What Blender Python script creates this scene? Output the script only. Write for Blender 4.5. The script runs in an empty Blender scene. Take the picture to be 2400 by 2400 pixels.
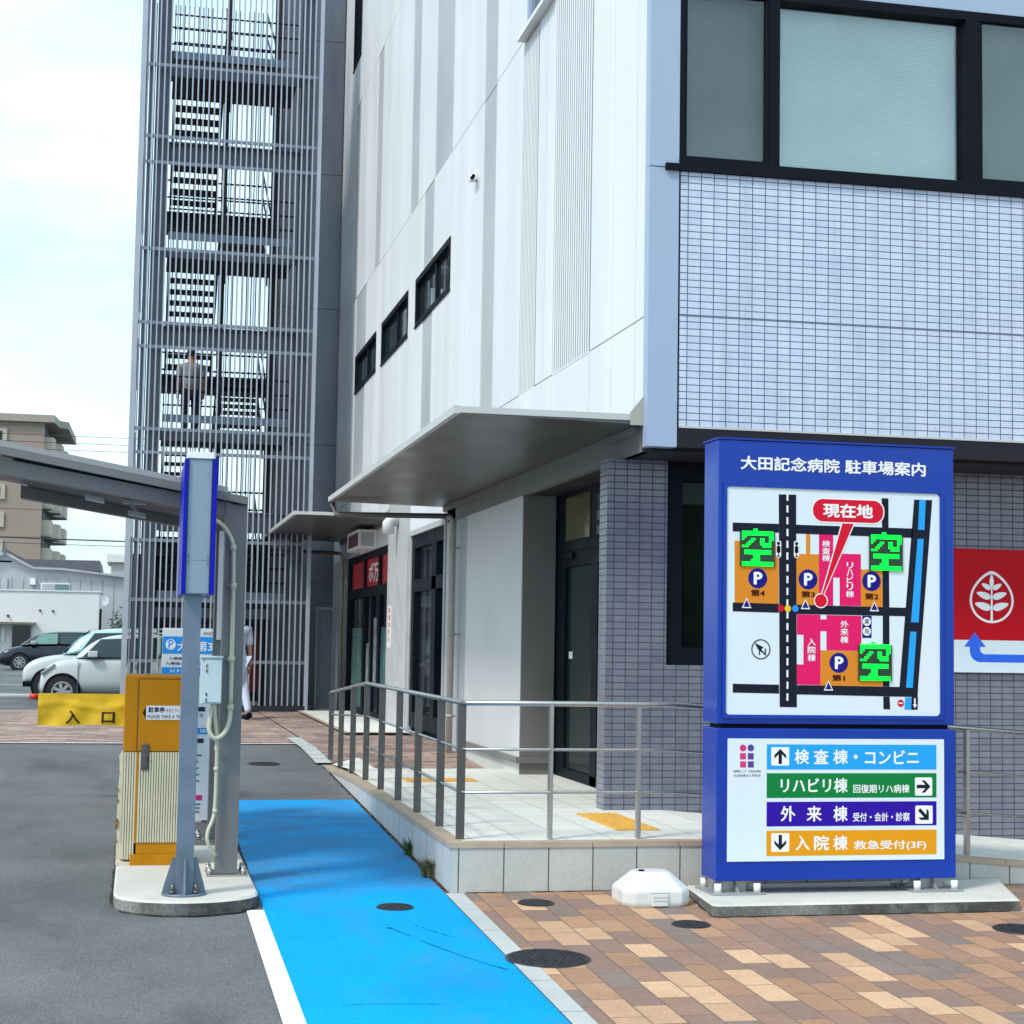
import bpy, bmesh, math, random
from mathutils import Vector, Matrix
import numpy as np

R = math.radians
S = bpy.context.scene
random.seed(7)

# ------------------------------------------------------------------ camera
yaw, pitch, roll = 0.215261535, 0.076600774, 0.016412193
fw = Vector((math.sin(yaw)*math.cos(pitch), math.cos(yaw)*math.cos(pitch), math.sin(pitch)))
rt = Vector((math.cos(yaw), -math.sin(yaw), 0)); up = rt.cross(fw)
r2 = rt*math.cos(roll) + up*math.sin(roll)
u2 = up*math.cos(roll) - rt*math.sin(roll)
cd = bpy.data.cameras.new("camera"); cam = bpy.data.objects.new("camera", cd)
S.collection.objects.link(cam)
cam.matrix_world = Matrix(((r2.x, u2.x, -fw.x, 0), (r2.y, u2.y, -fw.y, 0), (r2.z, u2.z, -fw.z, 1.55), (0, 0, 0, 1)))
cd.sensor_width = 36; cd.lens = 3986.79/2400*36
cd.clip_start = 0.1; cd.clip_end = 3000
S.camera = cam

# ------------------------------------------------------------------ sky, sun, exposure
SUN_EL, SUN_AZ = R(50), R(236)          # azimuth clockwise from +Y (north): sun high to the west-south-west
w = bpy.data.worlds.new("World"); S.world = w; w.use_nodes = True
nt = w.node_tree; nt.nodes.clear()
out = nt.nodes.new("ShaderNodeOutputWorld"); bg = nt.nodes.new("ShaderNodeBackground")
sky = nt.nodes.new("ShaderNodeTexSky"); sky.sky_type = 'NISHITA'; sky.sun_disc = False
sky.sun_elevation = SUN_EL; sky.sun_rotation = SUN_AZ; sky.air_density = 1.0; sky.dust_density = 2.0; sky.ozone_density = 1.5
tc = nt.nodes.new("ShaderNodeTexCoord"); mp = nt.nodes.new("ShaderNodeMapping")
mp.inputs['Scale'].default_value = (1.6, 1.6, 5.0); mp.inputs['Location'].default_value = (2.3, 0.4, 0.15)
nz = nt.nodes.new("ShaderNodeTexNoise"); nz.inputs['Scale'].default_value = 2.2; nz.inputs['Detail'].default_value = 6; nz.inputs['Roughness'].default_value = 0.52
rmp = nt.nodes.new("ShaderNodeValToRGB"); rmp.color_ramp.elements[0].position = 0.30; rmp.color_ramp.elements[1].position = 0.62
rmp.color_ramp.elements[0].color = (0.22, 0.22, 0.22, 1); rmp.color_ramp.elements[1].color = (0.78, 0.78, 0.78, 1)
mx = nt.nodes.new("ShaderNodeMix"); mx.data_type = 'RGBA'
mx.inputs[7].default_value = (7.0, 9.6, 10.4, 1)
nt.links.new(tc.outputs['Generated'], mp.inputs['Vector']); nt.links.new(mp.outputs[0], nz.inputs['Vector'])
nt.links.new(nz.outputs[0], rmp.inputs[0]); nt.links.new(rmp.outputs[0], mx.inputs[0])
nt.links.new(sky.outputs[0], mx.inputs[6]); nt.links.new(mx.outputs[2], bg.inputs[0])
bg.inputs[1].default_value = 0.10
nt.links.new(bg.outputs[0], out.inputs[0])
sl = bpy.data.lights.new("sun", 'SUN'); sl.energy = 1.5; sl.angle = R(10); sl.color = (1, 0.94, 0.85)
so = bpy.data.objects.new("sun", sl); S.collection.objects.link(so)
sd = Vector((math.sin(SUN_AZ)*math.cos(SUN_EL), math.cos(SUN_AZ)*math.cos(SUN_EL), math.sin(SUN_EL)))
so.rotation_euler = sd.to_track_quat('Z', 'Y').to_euler(); so.location = (0, -5, 30)
S.view_settings.view_transform = 'Standard'; S.view_settings.look = 'None'
S.view_settings.gamma = 1.0; S.view_settings.exposure = 0.82
S.cycles.max_bounces = 6; S.cycles.use_denoising = True

# ------------------------------------------------------------------ materials
MATS = {}
def nodes(m):
    m.use_nodes = True
    return m.node_tree, m.node_tree.nodes['Principled BSDF']
def objcoord(t):
    return t.nodes.new("ShaderNodeTexCoord").outputs['Object']
def mat(name, col, rough=0.5, metal=0.0, var=0.06, scale=3.0, bump=0.0, bscale=60.0, spec=0.5, emit=0.0, stretch=None, coat=0.0):
    """plain surface whose colour wanders a little (wear) and which may carry a fine bump"""
    if name in MATS: return MATS[name]
    m = bpy.data.materials.new(name); t, b = nodes(m)
    co = objcoord(t)
    if stretch:
        mpn = t.nodes.new("ShaderNodeMapping"); mpn.inputs['Scale'].default_value = stretch
        t.links.new(co, mpn.inputs[0]); co = mpn.outputs[0]
    if var > 0:
        n = t.nodes.new("ShaderNodeTexNoise"); n.inputs['Scale'].default_value = scale; n.inputs['Detail'].default_value = 5
        t.links.new(co, n.inputs['Vector'])
        rp = t.nodes.new("ShaderNodeMapRange"); rp.inputs[1].default_value = 0.3; rp.inputs[2].default_value = 0.7
        rp.inputs[3].default_value = 1-var*1.6; rp.inputs[4].default_value = 1+var
        t.links.new(n.outputs[0], rp.inputs[0])
        mm = t.nodes.new("ShaderNodeVectorMath"); mm.operation = 'SCALE'; mm.inputs[0].default_value = col[:3]
        t.links.new(rp.outputs[0], mm.inputs['Scale']); t.links.new(mm.outputs[0], b.inputs['Base Color'])
        r_ = t.nodes.new("ShaderNodeMapRange"); r_.inputs[1].default_value = 0.3; r_.inputs[2].default_value = 0.7
        r_.inputs[3].default_value = max(0.02, rough-0.06); r_.inputs[4].default_value = min(1, rough+0.08)
        t.links.new(n.outputs[0], r_.inputs[0]); t.links.new(r_.outputs[0], b.inputs['Roughness'])
    else:
        b.inputs['Base Color'].default_value = (*col[:3], 1); b.inputs['Roughness'].default_value = rough
    b.inputs['Metallic'].default_value = metal; b.inputs['Specular IOR Level'].default_value = spec
    b.inputs['Coat Weight'].default_value = coat; b.inputs['Coat Roughness'].default_value = 0.08
    if bump > 0:
        n2 = t.nodes.new("ShaderNodeTexNoise"); n2.inputs['Scale'].default_value = bscale; n2.inputs['Detail'].default_value = 4
        t.links.new(co, n2.inputs['Vector'])
        bp = t.nodes.new("ShaderNodeBump"); bp.inputs['Strength'].default_value = bump; bp.inputs['Distance'].default_value = 0.01
        t.links.new(n2.outputs[0], bp.inputs['Height']); t.links.new(bp.outputs[0], b.inputs['Normal'])
    if emit:
        b.inputs['Emission Color'].default_value = (*col[:3], 1); b.inputs['Emission Strength'].default_value = emit
    MATS[name] = m; return m

def grid_mat(name, axes, bw, bh, mortar, ramp, grout, rough=0.3, offset=0.0, freq=2, bump=0.4, loc=(0, 0), dirt=0.12, spec=0.5, constant=True, mrough=0.8, streak=0.0, uneven=0.0):
    """tiles / pavers: Brick texture laid in two of the object's axes; ramp gives each tile its own tone"""
    if name in MATS: return MATS[name]
    m = bpy.data.materials.new(name); t, b = nodes(m)
    co = objcoord(t); sp = t.nodes.new("ShaderNodeSeparateXYZ"); t.links.new(co, sp.inputs[0])
    cb = t.nodes.new("ShaderNodeCombineXYZ")
    t.links.new(sp.outputs['XYZ'.index(axes[0])], cb.inputs[0]); t.links.new(sp.outputs['XYZ'.index(axes[1])], cb.inputs[1])
    ad = t.nodes.new("ShaderNodeVectorMath"); ad.operation = 'ADD'; ad.inputs[1].default_value = (loc[0], loc[1], 0)
    t.links.new(cb.outputs[0], ad.inputs[0])
    br = t.nodes.new("ShaderNodeTexBrick"); br.offset = offset; br.offset_frequency = freq; br.squash = 1.0
    br.inputs['Scale'].default_value = 1.0; br.inputs['Brick Width'].default_value = bw; br.inputs['Row Height'].default_value = bh
    br.inputs['Mortar Size'].default_value = mortar; br.inputs['Mortar Smooth'].default_value = 0.15; br.inputs['Bias'].default_value = 0.0
    br.inputs['Color1'].default_value = (0, 0, 0, 1); br.inputs['Color2'].default_value = (1, 1, 1, 1); br.inputs['Mortar'].default_value = (0.5, 0.5, 0.5, 1)
    t.links.new(ad.outputs[0], br.inputs['Vector'])
    cr = t.nodes.new("ShaderNodeValToRGB"); cr.color_ramp.interpolation = 'CONSTANT' if constant else 'LINEAR'
    while len(cr.color_ramp.elements) < len(ramp): cr.color_ramp.elements.new(0.5)
    for e, (p, c) in zip(cr.color_ramp.elements, ramp): e.position = p; e.color = (*c, 1)
    t.links.new(br.outputs['Color'], cr.inputs[0])
    n = t.nodes.new("ShaderNodeTexNoise"); n.inputs['Scale'].default_value = 2.3; n.inputs['Detail'].default_value = 7; n.inputs['Roughness'].default_value = 0.65
    t.links.new(co, n.inputs['Vector'])
    n3 = t.nodes.new("ShaderNodeTexNoise"); n3.inputs['Scale'].default_value = 45; n3.inputs['Detail'].default_value = 3
    t.links.new(co, n3.inputs['Vector'])
    av = t.nodes.new("ShaderNodeMath"); av.operation = 'ADD'; t.links.new(n.outputs[0], av.inputs[0]); t.links.new(n3.outputs[0], av.inputs[1])
    mr = t.nodes.new("ShaderNodeMapRange"); mr.inputs[1].default_value = 0.7; mr.inputs[2].default_value = 1.3
    mr.inputs[3].default_value = 1-dirt; mr.inputs[4].default_value = 1+dirt*0.6
    t.links.new(av.outputs[0], mr.inputs[0])
    fac = mr.outputs[0]
    if streak > 0:                                  # rain streaks running down the wall
        sm = t.nodes.new("ShaderNodeMapping"); sm.inputs['Scale'].default_value = (7, 7, 0.22); t.links.new(co, sm.inputs[0])
        sn = t.nodes.new("ShaderNodeTexNoise"); sn.inputs['Scale'].default_value = 1.6; sn.inputs['Detail'].default_value = 5; t.links.new(sm.outputs[0], sn.inputs['Vector'])
        sr = t.nodes.new("ShaderNodeMapRange"); sr.inputs[1].default_value = 0.48; sr.inputs[2].default_value = 0.75; sr.inputs[3].default_value = 1; sr.inputs[4].default_value = 1-streak
        t.links.new(sn.outputs[0], sr.inputs[0]); pm = t.nodes.new("ShaderNodeMath"); pm.operation = 'MULTIPLY'; t.links.new(fac, pm.inputs[0]); t.links.new(sr.outputs[0], pm.inputs[1]); fac = pm.outputs[0]
    sc = t.nodes.new("ShaderNodeVectorMath"); sc.operation = 'SCALE'; t.links.new(cr.outputs[0], sc.inputs[0]); t.links.new(fac, sc.inputs['Scale'])
    mi = t.nodes.new("ShaderNodeMix"); mi.data_type = 'RGBA'; mi.inputs[7].default_value = (*grout, 1)
    t.links.new(br.outputs['Fac'], mi.inputs[0]); t.links.new(sc.outputs[0], mi.inputs[6]); t.links.new(mi.outputs[2], b.inputs['Base Color'])
    rr = t.nodes.new("ShaderNodeMix"); rr.data_type = 'FLOAT'; rr.inputs[2].default_value = rough; rr.inputs[3].default_value = mrough
    t.links.new(br.outputs['Fac'], rr.inputs[0]); t.links.new(rr.outputs[0], b.inputs['Roughness'])
    b.inputs['Specular IOR Level'].default_value = spec
    iv = t.nodes.new("ShaderNodeMath"); iv.operation = 'MULTIPLY_ADD'; iv.inputs[1].default_value = -1; t.links.new(br.outputs['Fac'], iv.inputs[0]); t.links.new(n3.outputs[0], iv.inputs[2])
    if uneven > 0:                                  # every unit sits and leans a little differently
        uv_ = t.nodes.new("ShaderNodeMath"); uv_.operation = 'MULTIPLY_ADD'; uv_.inputs[1].default_value = uneven; t.links.new(br.outputs['Color'], uv_.inputs[0]); t.links.new(iv.outputs[0], uv_.inputs[2])
        wn_ = t.nodes.new("ShaderNodeTexNoise"); wn_.inputs['Scale'].default_value = 9; t.links.new(co, wn_.inputs['Vector'])
        u2_ = t.nodes.new("ShaderNodeMath"); u2_.operation = 'MULTIPLY_ADD'; u2_.inputs[1].default_value = uneven*1.5; t.links.new(wn_.outputs[0], u2_.inputs[0]); t.links.new(uv_.outputs[0], u2_.inputs[2]); iv = u2_
    bp = t.nodes.new("ShaderNodeBump"); bp.inputs['Strength'].default_value = bump; bp.inputs['Distance'].default_value = 0.004
    t.links.new(iv.outputs[0], bp.inputs['Height']); t.links.new(bp.outputs[0], b.inputs['Normal'])
    MATS[name] = m; return m

def ground_mat(name, col, spots, rough=0.85, grain=0.25, patch=0.18, marks=None, mixcol=None, spec=0.35, mixr=(0.56, 0.78), grime_shade=None):
    """asphalt / painted asphalt / concrete: coarse patches, aggregate grain and darker stains"""
    if name in MATS: return MATS[name]
    m = bpy.data.materials.new(name); t, b = nodes(m); co = objcoord(t)
    def noise(s, d, r=0.6, st=None):
        n = t.nodes.new("ShaderNodeTexNoise"); n.inputs['Scale'].default_value = s; n.inputs['Detail'].default_value = d; n.inputs['Roughness'].default_value = r
        if st:
            q = t.nodes.new("ShaderNodeMapping"); q.inputs['Scale'].default_value = st; t.links.new(co, q.inputs[0]); t.links.new(q.outputs[0], n.inputs['Vector'])
        else: t.links.new(co, n.inputs['Vector'])
        return n.outputs[0]
    def rng(x, a, b_, c, d):
        q = t.nodes.new("ShaderNodeMapRange"); t.links.new(x, q.inputs[0])
        for i, v in enumerate((a, b_, c, d)): q.inputs[i+1].default_value = v
        return q.outputs[0]
    def mul(a, b_):
        q = t.nodes.new("ShaderNodeMath"); q.operation = 'MULTIPLY'; t.links.new(a, q.inputs[0]); t.links.new(b_, q.inputs[1]); return q.outputs[0]
    g = noise(160, 2, 0.7)
    f = mul(rng(noise(0.8, 6, 0.6), 0.3, 0.7, 1-patch, 1+patch), rng(g, 0.3, 0.7, 1-grain, 1+grain))
    f = mul(f, rng(noise(0.55, 4, 0.55, (1.6, 0.7, 1)), 0.52, 0.72, 1.0, 1-spots))
    vo = t.nodes.new("ShaderNodeTexVoronoi"); vo.inputs['Scale'].default_value = 55; t.links.new(co, vo.inputs['Vector'])
    f = mul(f, rng(vo.outputs['Distance'], 0.0, 0.5, 1+grain*0.5, 1-grain*0.35))
    sc = t.nodes.new("ShaderNodeVectorMath"); sc.operation = 'SCALE'; sc.inputs[0].default_value = col; t.links.new(f, sc.inputs['Scale'])
    if grime_shade:                                      # a grimy stretch of lane with a ragged edge
        sy = t.nodes.new("ShaderNodeSeparateXYZ"); t.links.new(co, sy.inputs[0])
        a1 = t.nodes.new("ShaderNodeMath"); a1.operation = 'ADD'; t.links.new(rng(noise(1.3, 7, 0.65, (0.7, 1.4, 1)), 0.3, 0.7, -0.55, 0.55), a1.inputs[0]); t.links.new(sy.outputs[1], a1.inputs[1])
        up_ = rng(a1.outputs[0], grime_shade[0], grime_shade[0]+0.35, 0, 1); dn = rng(a1.outputs[0], grime_shade[1], grime_shade[1]+0.5, 1, 0.35)
        g1 = t.nodes.new("ShaderNodeMix"); g1.data_type = 'RGBA'; g1.inputs[7].default_value = (*grime_shade[2], 1)
        t.links.new(sc.outputs[0], g1.inputs[6]); t.links.new(mul(mul(up_, dn), rng(noise(3.5, 8, 0.7, (0.5, 1.6, 1)), 0.35, 0.65, 0.25, 0.95)), g1.inputs[0]); sc = g1; sc_out = g1.outputs[2]
    else: sc_out = sc.outputs[0]
    if mixcol:                                     # worn patches where another tone shows through
        mi = t.nodes.new("ShaderNodeMix"); mi.data_type = 'RGBA'; mi.inputs[7].default_value = (*mixcol, 1)
        t.links.new(sc_out, mi.inputs[6]); t.links.new(rng(noise(1.7, 8, 0.7, (1, 0.5, 1)), mixr[0], mixr[1], 0, 0.85), mi.inputs[0]); t.links.new(mi.outputs[2], b.inputs['Base Color'])
    else: t.links.new(sc_out, b.inputs['Base Color'])
    b.inputs['Roughness'].default_value = rough; b.inputs['Specular IOR Level'].default_value = spec
    bp = t.nodes.new("ShaderNodeBump"); bp.inputs['Strength'].default_value = 0.35; bp.inputs['Distance'].default_value = 0.004
    t.links.new(g, bp.inputs['Height']); t.links.new(bp.outputs[0], b.inputs['Normal'])
    MATS[name] = m; return m

def glass_mat(name, tint, refl=0.10, rough=0.02):
    if name in MATS: return MATS[name]
    m = bpy.data.materials.new(name); m.use_nodes = True; t = m.node_tree; t.nodes.clear()
    o = t.nodes.new("ShaderNodeOutputMaterial"); tr = t.nodes.new("ShaderNodeBsdfTransparent"); tr.inputs[0].default_value = (*tint, 1)
    gl = t.nodes.new("ShaderNodeBsdfGlossy"); gl.inputs['Roughness'].default_value = rough; gl.inputs[0].default_value = (0.9, 0.95, 1, 1)
    lw = t.nodes.new("ShaderNodeFresnel"); lw.inputs[0].default_value = 1.5
    ma = t.nodes.new("ShaderNodeMath"); ma.operation = 'MULTIPLY_ADD'; ma.inputs[1].default_value = 0.9; ma.inputs[2].default_value = refl-0.04
    t.links.new(lw.outputs[0], ma.inputs[0])
    mi = t.nodes.new("ShaderNodeMixShader"); t.links.new(ma.outputs[0], mi.inputs[0]); t.links.new(tr.outputs[0], mi.inputs[1]); t.links.new(gl.outputs[0], mi.inputs[2]); t.links.new(mi.outputs[0], o.inputs[0])
    MATS[name] = m; return m

# ------------------------------------------------------------------ mesh builder
COL = S.collection
ROOT = {}
class MB:
    def __init__(s): s.v = []; s.f = []; s.sm = []
    def add(s, vs, fs, smooth=False):
        n = len(s.v); s.v += [tuple(v) for v in vs]; s.f += [tuple(i+n for i in f) for f in fs]; s.sm += [smooth]*len(fs); return s
    def box(s, x0, x1, y0, y1, z0, z1, bev=0.0):
        if x0 > x1: x0, x1 = x1, x0
        if y0 > y1: y0, y1 = y1, y0
        if z0 > z1: z0, z1 = z1, z0
        if bev > 0:
            bm = bmesh.new(); bmesh.ops.create_cube(bm, size=1)
            for v in bm.verts: v.co = Vector(((x0+x1)/2+v.co.x*(x1-x0), (y0+y1)/2+v.co.y*(y1-y0), (z0+z1)/2+v.co.z*(z1-z0)))
            bmesh.ops.bevel(bm, geom=bm.edges[:], offset=bev, segments=2, affect='EDGES', profile=0.5)
            bm.verts.index_update(); s.add([v.co for v in bm.verts], [[v.index for v in f.verts] for f in bm.faces]); bm.free(); return s
        return s.add([(x0,y0,z0),(x1,y0,z0),(x1,y1,z0),(x0,y1,z0),(x0,y0,z1),(x1,y0,z1),(x1,y1,z1),(x0,y1,z1)],
                     [(0,3,2,1),(4,5,6,7),(0,1,5,4),(1,2,6,5),(2,3,7,6),(3,0,4,7)])
    def prism(s, poly, a0, a1, axis='Y', smooth=False):
        """poly in the two other axes (XZ for Y, XY for Z, YZ for X) swept along axis"""
        n = len(poly)
        def P(p, a): return (p[0], a, p[1]) if axis == 'Y' else ((p[0], p[1], a) if axis == 'Z' else (a, p[0], p[1]))
        vs = [P(p, a0) for p in poly]+[P(p, a1) for p in poly]
        fs = [tuple(range(n))[::-1], tuple(range(n, 2*n))]+[(i, (i+1) % n, n+(i+1) % n, n+i) for i in range(n)]
        return s.add(vs, fs, smooth)
    def cyl(s, c, r, h, axis='Z', n=24, r2=None):
        r2 = r if r2 is None else r2
        def P(x, y, z):
            return (c[0]+x, c[1]+y, c[2]+z) if axis == 'Z' else ((c[0]+x, c[1]+z, c[2]+y) if axis == 'Y' else (c[0]+z, c[1]+x, c[2]+y))
        k = len(s.v)
        vs = [P(r*math.cos(2*math.pi*i/n), r*math.sin(2*math.pi*i/n), 0) for i in range(n)]+[P(r2*math.cos(2*math.pi*i/n), r2*math.sin(2*math.pi*i/n), h) for i in range(n)]
        s.add(vs, [tuple(range(n))[::-1], tuple(range(n, 2*n))]); s.add([], [])
        m = len(s.v)-2*n
        for i in range(n): s.f.append((m+i, m+(i+1) % n, m+n+(i+1) % n, m+n+i)); s.sm.append(True)
        return s
    def tube(s, pts, r, n=10, closed=False, cap=True, rs=None):
        pts = [Vector(p) for p in pts]; k = len(pts); rings = []
        prev = None
        for i, p in enumerate(pts):
            if closed: d = pts[(i+1) % k]-pts[i-1]
            else: d = pts[min(i+1, k-1)]-pts[max(i-1, 0)]
            d.normalize()
            if prev is None:
                a = Vector((0, 0, 1)) if abs(d.z) < 0.9 else Vector((1, 0, 0)); a = (a-d*a.dot(d)).normalized()
            else: a = (prev-d*prev.dot(d)).normalized()
            prev = a; b = d.cross(a); rr = rs[i] if rs else r
            rings.append([p+a*rr*math.cos(2*math.pi*j/n)+b*rr*math.sin(2*math.pi*j/n) for j in range(n)])
        m = len(s.v)
        for q in rings: s.v += [tuple(x) for x in q]
        for i in range(k if closed else k-1):
            for j in range(n):
                a0, a1 = m+i*n, m+((i+1) % k)*n
                s.f.append((a0+j, a0+(j+1) % n, a1+(j+1) % n, a1+j)); s.sm.append(True)
        if cap and not closed:
            s.f.append(tuple(range(m, m+n))[::-1]); s.f.append(tuple(range(m+(k-1)*n, m+k*n))); s.sm += [False, False]
        return s
    def each(s, name, m, parent, near=0.0):
        """one object per separate piece (pieces closer than `near` stay together)"""
        p = list(range(len(s.v)))
        def find(i):
            while p[i] != i: p[i] = p[p[i]]; i = p[i]
            return i
        for f in s.f:
            for k in f[1:]: p[find(k)] = find(f[0])
        grp = {}
        for f, sm in zip(s.f, s.sm): grp.setdefault(find(f[0]), []).append((f, sm))
        parts = []
        for g in grp.values():
            idx = sorted({i for f, _ in g for i in f}); P = [s.v[i] for i in idx]
            bb = [min(v[k] for v in P) for k in range(3)]+[max(v[k] for v in P) for k in range(3)]
            for q in parts:
                if near > 0 and all(bb[k] < q[1][k+3]+near and bb[k+3] > q[1][k]-near for k in range(3)):
                    q[0].extend(g); q[1] = [min(bb[k], q[1][k]) for k in range(3)]+[max(bb[k+3], q[1][k+3]) for k in range(3)]; break
            else: parts.append([list(g), bb])
        for g, _ in parts:
            idx = sorted({i for f, _ in g for i in f}); mp = {i: j for j, i in enumerate(idx)}; b = MB()
            b.v = [s.v[i] for i in idx]; b.f = [tuple(mp[i] for i in f) for f, _ in g]; b.sm = [x for _, x in g]; b.build(name, m, parent)
    def disc(s, c, r, axis='Y', n=28, t=0.002, r_in=0.0, sx=1.0):
        """flat disc (or ring) with thickness t towards -axis"""
        def P(x, z, d): return (c[0]+x*sx, c[1]+d, c[2]+z) if axis == 'Y' else ((c[0]+d, c[1]+x*sx, c[2]+z) if axis == 'X' else (c[0]+x*sx, c[1]+z, c[2]+d))
        cs = [(math.cos(2*math.pi*i/n), math.sin(2*math.pi*i/n)) for i in range(n)]
        if r_in <= 0:
            return s.add([P(r*a, r*b, 0) for a, b in cs]+[P(r*a, r*b, -t if axis != 'Z' else t) for a, b in cs],
                         [tuple(range(n)), tuple(range(n, 2*n))]+[(i, (i+1) % n, n+(i+1) % n, n+i) for i in range(n)])
        dd = -t if axis != 'Z' else t
        vs = [P(r*a, r*b, 0) for a, b in cs]+[P(r*a, r*b, dd) for a, b in cs]+[P(r_in*a, r_in*b, 0) for a, b in cs]+[P(r_in*a, r_in*b, dd) for a, b in cs]
        fs = []
        for i in range(n):
            j = (i+1) % n
            fs += [(i, j, n+j, n+i), (2*n+i, 3*n+i, 3*n+j, 2*n+j), (n+i, n+j, 3*n+j, 3*n+i), (i, 2*n+i, 2*n+j, j)]
        return s.add(vs, fs)
    def build(s, name, m, parent=None, fix=True, smooth=None, local=False):
        """links ONE mesh object; coordinates are world unless local, and are stored relative to the root thing"""
        o0 = Vector(ROOT.get(parent.name, (0, 0, 0))) if parent is not None else Vector((0, 0, 0))
        if local: o0 = Vector((0, 0, 0))
        me = bpy.data.meshes.new(name)
        me.from_pydata([(v[0]-o0.x, v[1]-o0.y, v[2]-o0.z) for v in s.v], [], s.f)
        me.polygons.foreach_set('use_smooth', [bool(smooth) if smooth is not None else q for q in s.sm])
        if fix:
            bm = bmesh.new(); bm.from_mesh(me); bmesh.ops.recalc_face_normals(bm, faces=bm.faces[:]); bm.to_mesh(me); bm.free()
        for mm in (m if isinstance(m, (list, tuple)) else [m]): me.materials.append(mm)
        o = bpy.data.objects.new(name, me); COL.objects.link(o)
        if parent is not None:
            o.parent = parent; ROOT[o.name] = tuple(o0)
        else: ROOT[o.name] = (0, 0, 0)
        return o
def tag(o, label=None, cat=None, group=None, kind=None):
    if label: o['label'] = label
    if cat: o['category'] = cat
    if group: o['group'] = group
    if kind: o['kind'] = kind
    return o
def thing(name, label, cat, loc=(0, 0, 0), group=None):
    o = bpy.data.objects.new(name, None); COL.objects.link(o); o.location = loc; o.empty_display_size = 0.2
    ROOT[o.name] = tuple(loc); return tag(o, label, cat, group)
def struct(name, mb, m, **k):
    return tag(mb.build(name, m, **k), kind='structure')
def recentre(o, loc):
    """single-mesh thing: put its origin at its base"""
    L = Vector(loc); o.data.transform(Matrix.Translation(-L)); o.location = L; return o

# ------------------------------------------------------------------ lettering
GL = {}
def glyphs(body, bold=0.0):
    k = (body, bold)
    if k in GL: return GL[k]
    c = bpy.data.curves.new("t", 'FONT'); c.body = body; c.size = 1; c.offset = bold; c.resolution_u = 3
    o = bpy.data.objects.new("t", c); COL.objects.link(o); bpy.context.view_layer.update()
    me = bpy.data.meshes.new_from_object(o.evaluated_get(bpy.context.evaluated_depsgraph_get()))
    vs = [(v.co.x, v.co.y) for v in me.vertices]; fs = [tuple(p.vertices) for p in me.polygons]
    bpy.data.objects.remove(o); bpy.data.curves.remove(c); bpy.data.meshes.remove(me)
    GL[k] = (vs, fs); return GL[k]
def write(mb, body, a0, a1, b0, b1, d, axis='Y', bold=0.012, flip=False, keep=False):
    """letters stretched into the rectangle a0..a1 x b0..b1 of a plane (axis Y: XZ at y=d; axis X: YZ at x=d, reading towards -Y)"""
    vs, fs = glyphs(body, 0.0)
    xs = [v[0] for v in vs]; ys = [v[1] for v in vs]; x0, x1, y0, y1 = min(xs), max(xs), min(ys), max(ys)
    if b0 > b1: b0, b1 = b1, b0
    def P(v):
        a = a0+(v[0]-x0)/(x1-x0)*(a1-a0); b = b0+(v[1]-y0)/(y1-y0)*(b1-b0)
        return (a, d, b) if axis == 'Y' else ((d, a, b) if axis == 'X' else (a, b, d))
    # weight: the same outline a few times, a hair apart, instead of an offset that breaks dense kanji
    for i, (dx, dy) in enumerate(((0, 0), (bold, 0), (-bold, 0), (0, bold*0.8), (0, -bold*0.8)) if bold > 0 else ((0, 0),)):
        q = [P((v[0]+dx, v[1]+dy)) for v in vs]; k_ = -0.00004*i
        q = [(a, b+k_, c) if axis == 'Y' else ((a+k_, b, c) if axis == 'X' else (a, b, c-k_)) for a, b, c in q]
        mb.add(q, fs)
    return mb
def write_down(mb, body, x0, x1, z1, z0, d, bold=0.012):
    n = len(body); h = (z1-z0)/n
    for i, ch in enumerate(body):
        write(mb, ch, x0+(0.12*(x1-x0) if ch in 'リハビ' else 0), x1-(0.12*(x1-x0) if ch in 'リハビ' else 0), z1-(i+1)*h+h*0.06, z1-i*h-h*0.06, d, bold=bold)
    return mb
def poly(mb, pts, d, t=0.002):
    """flat shape given as X,Z corners on the plane y=d, t thick towards the viewer side (-Y)"""
    return mb.prism(pts, d, d-t, 'Y')
def rrect(x0, x1, z0, z1, r, n=5):
    p = []
    for cx, cz, a in ((x1-r, z1-r, 0), (x0+r, z1-r, 90), (x0+r, z0+r, 180), (x1-r, z0+r, 270)):
        for i in range(n+1): p.append((cx+r*math.cos(R(a+90*i/n)), cz+r*math.sin(R(a+90*i/n))))
    return p
def skin_body(name, verts, edges, radii, root, m, parent=None, sub=1):
    """one continuous body grown by a Skin modifier from a posed skeleton"""
    me = bpy.data.meshes.new(name); me.from_pydata(verts, edges, []); o = bpy.data.objects.new(name, me); COL.objects.link(o)
    bpy.context.view_layer.objects.active = o
    md = o.modifiers.new("s", 'SKIN'); ms = o.modifiers.new("u", 'SUBSURF'); ms.levels = sub; ms.render_levels = sub
    md.use_smooth_shade = True
    for i, r in enumerate(radii):
        me.skin_vertices[0].data[i].radius = (r, r) if not isinstance(r, tuple) else r
        me.skin_vertices[0].data[i].use_root = (i == root)
    bpy.context.view_layer.update()
    nm = bpy.data.meshes.new_from_object(o.evaluated_get(bpy.context.evaluated_depsgraph_get()))
    bpy.data.objects.remove(o); nm.name = name; nm.materials.clear(); nm.materials.append(m)
    for p in nm.polygons: p.use_smooth = True
    q = bpy.data.objects.new(name, nm); COL.objects.link(q)
    if parent: q.parent = parent
    return q
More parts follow.
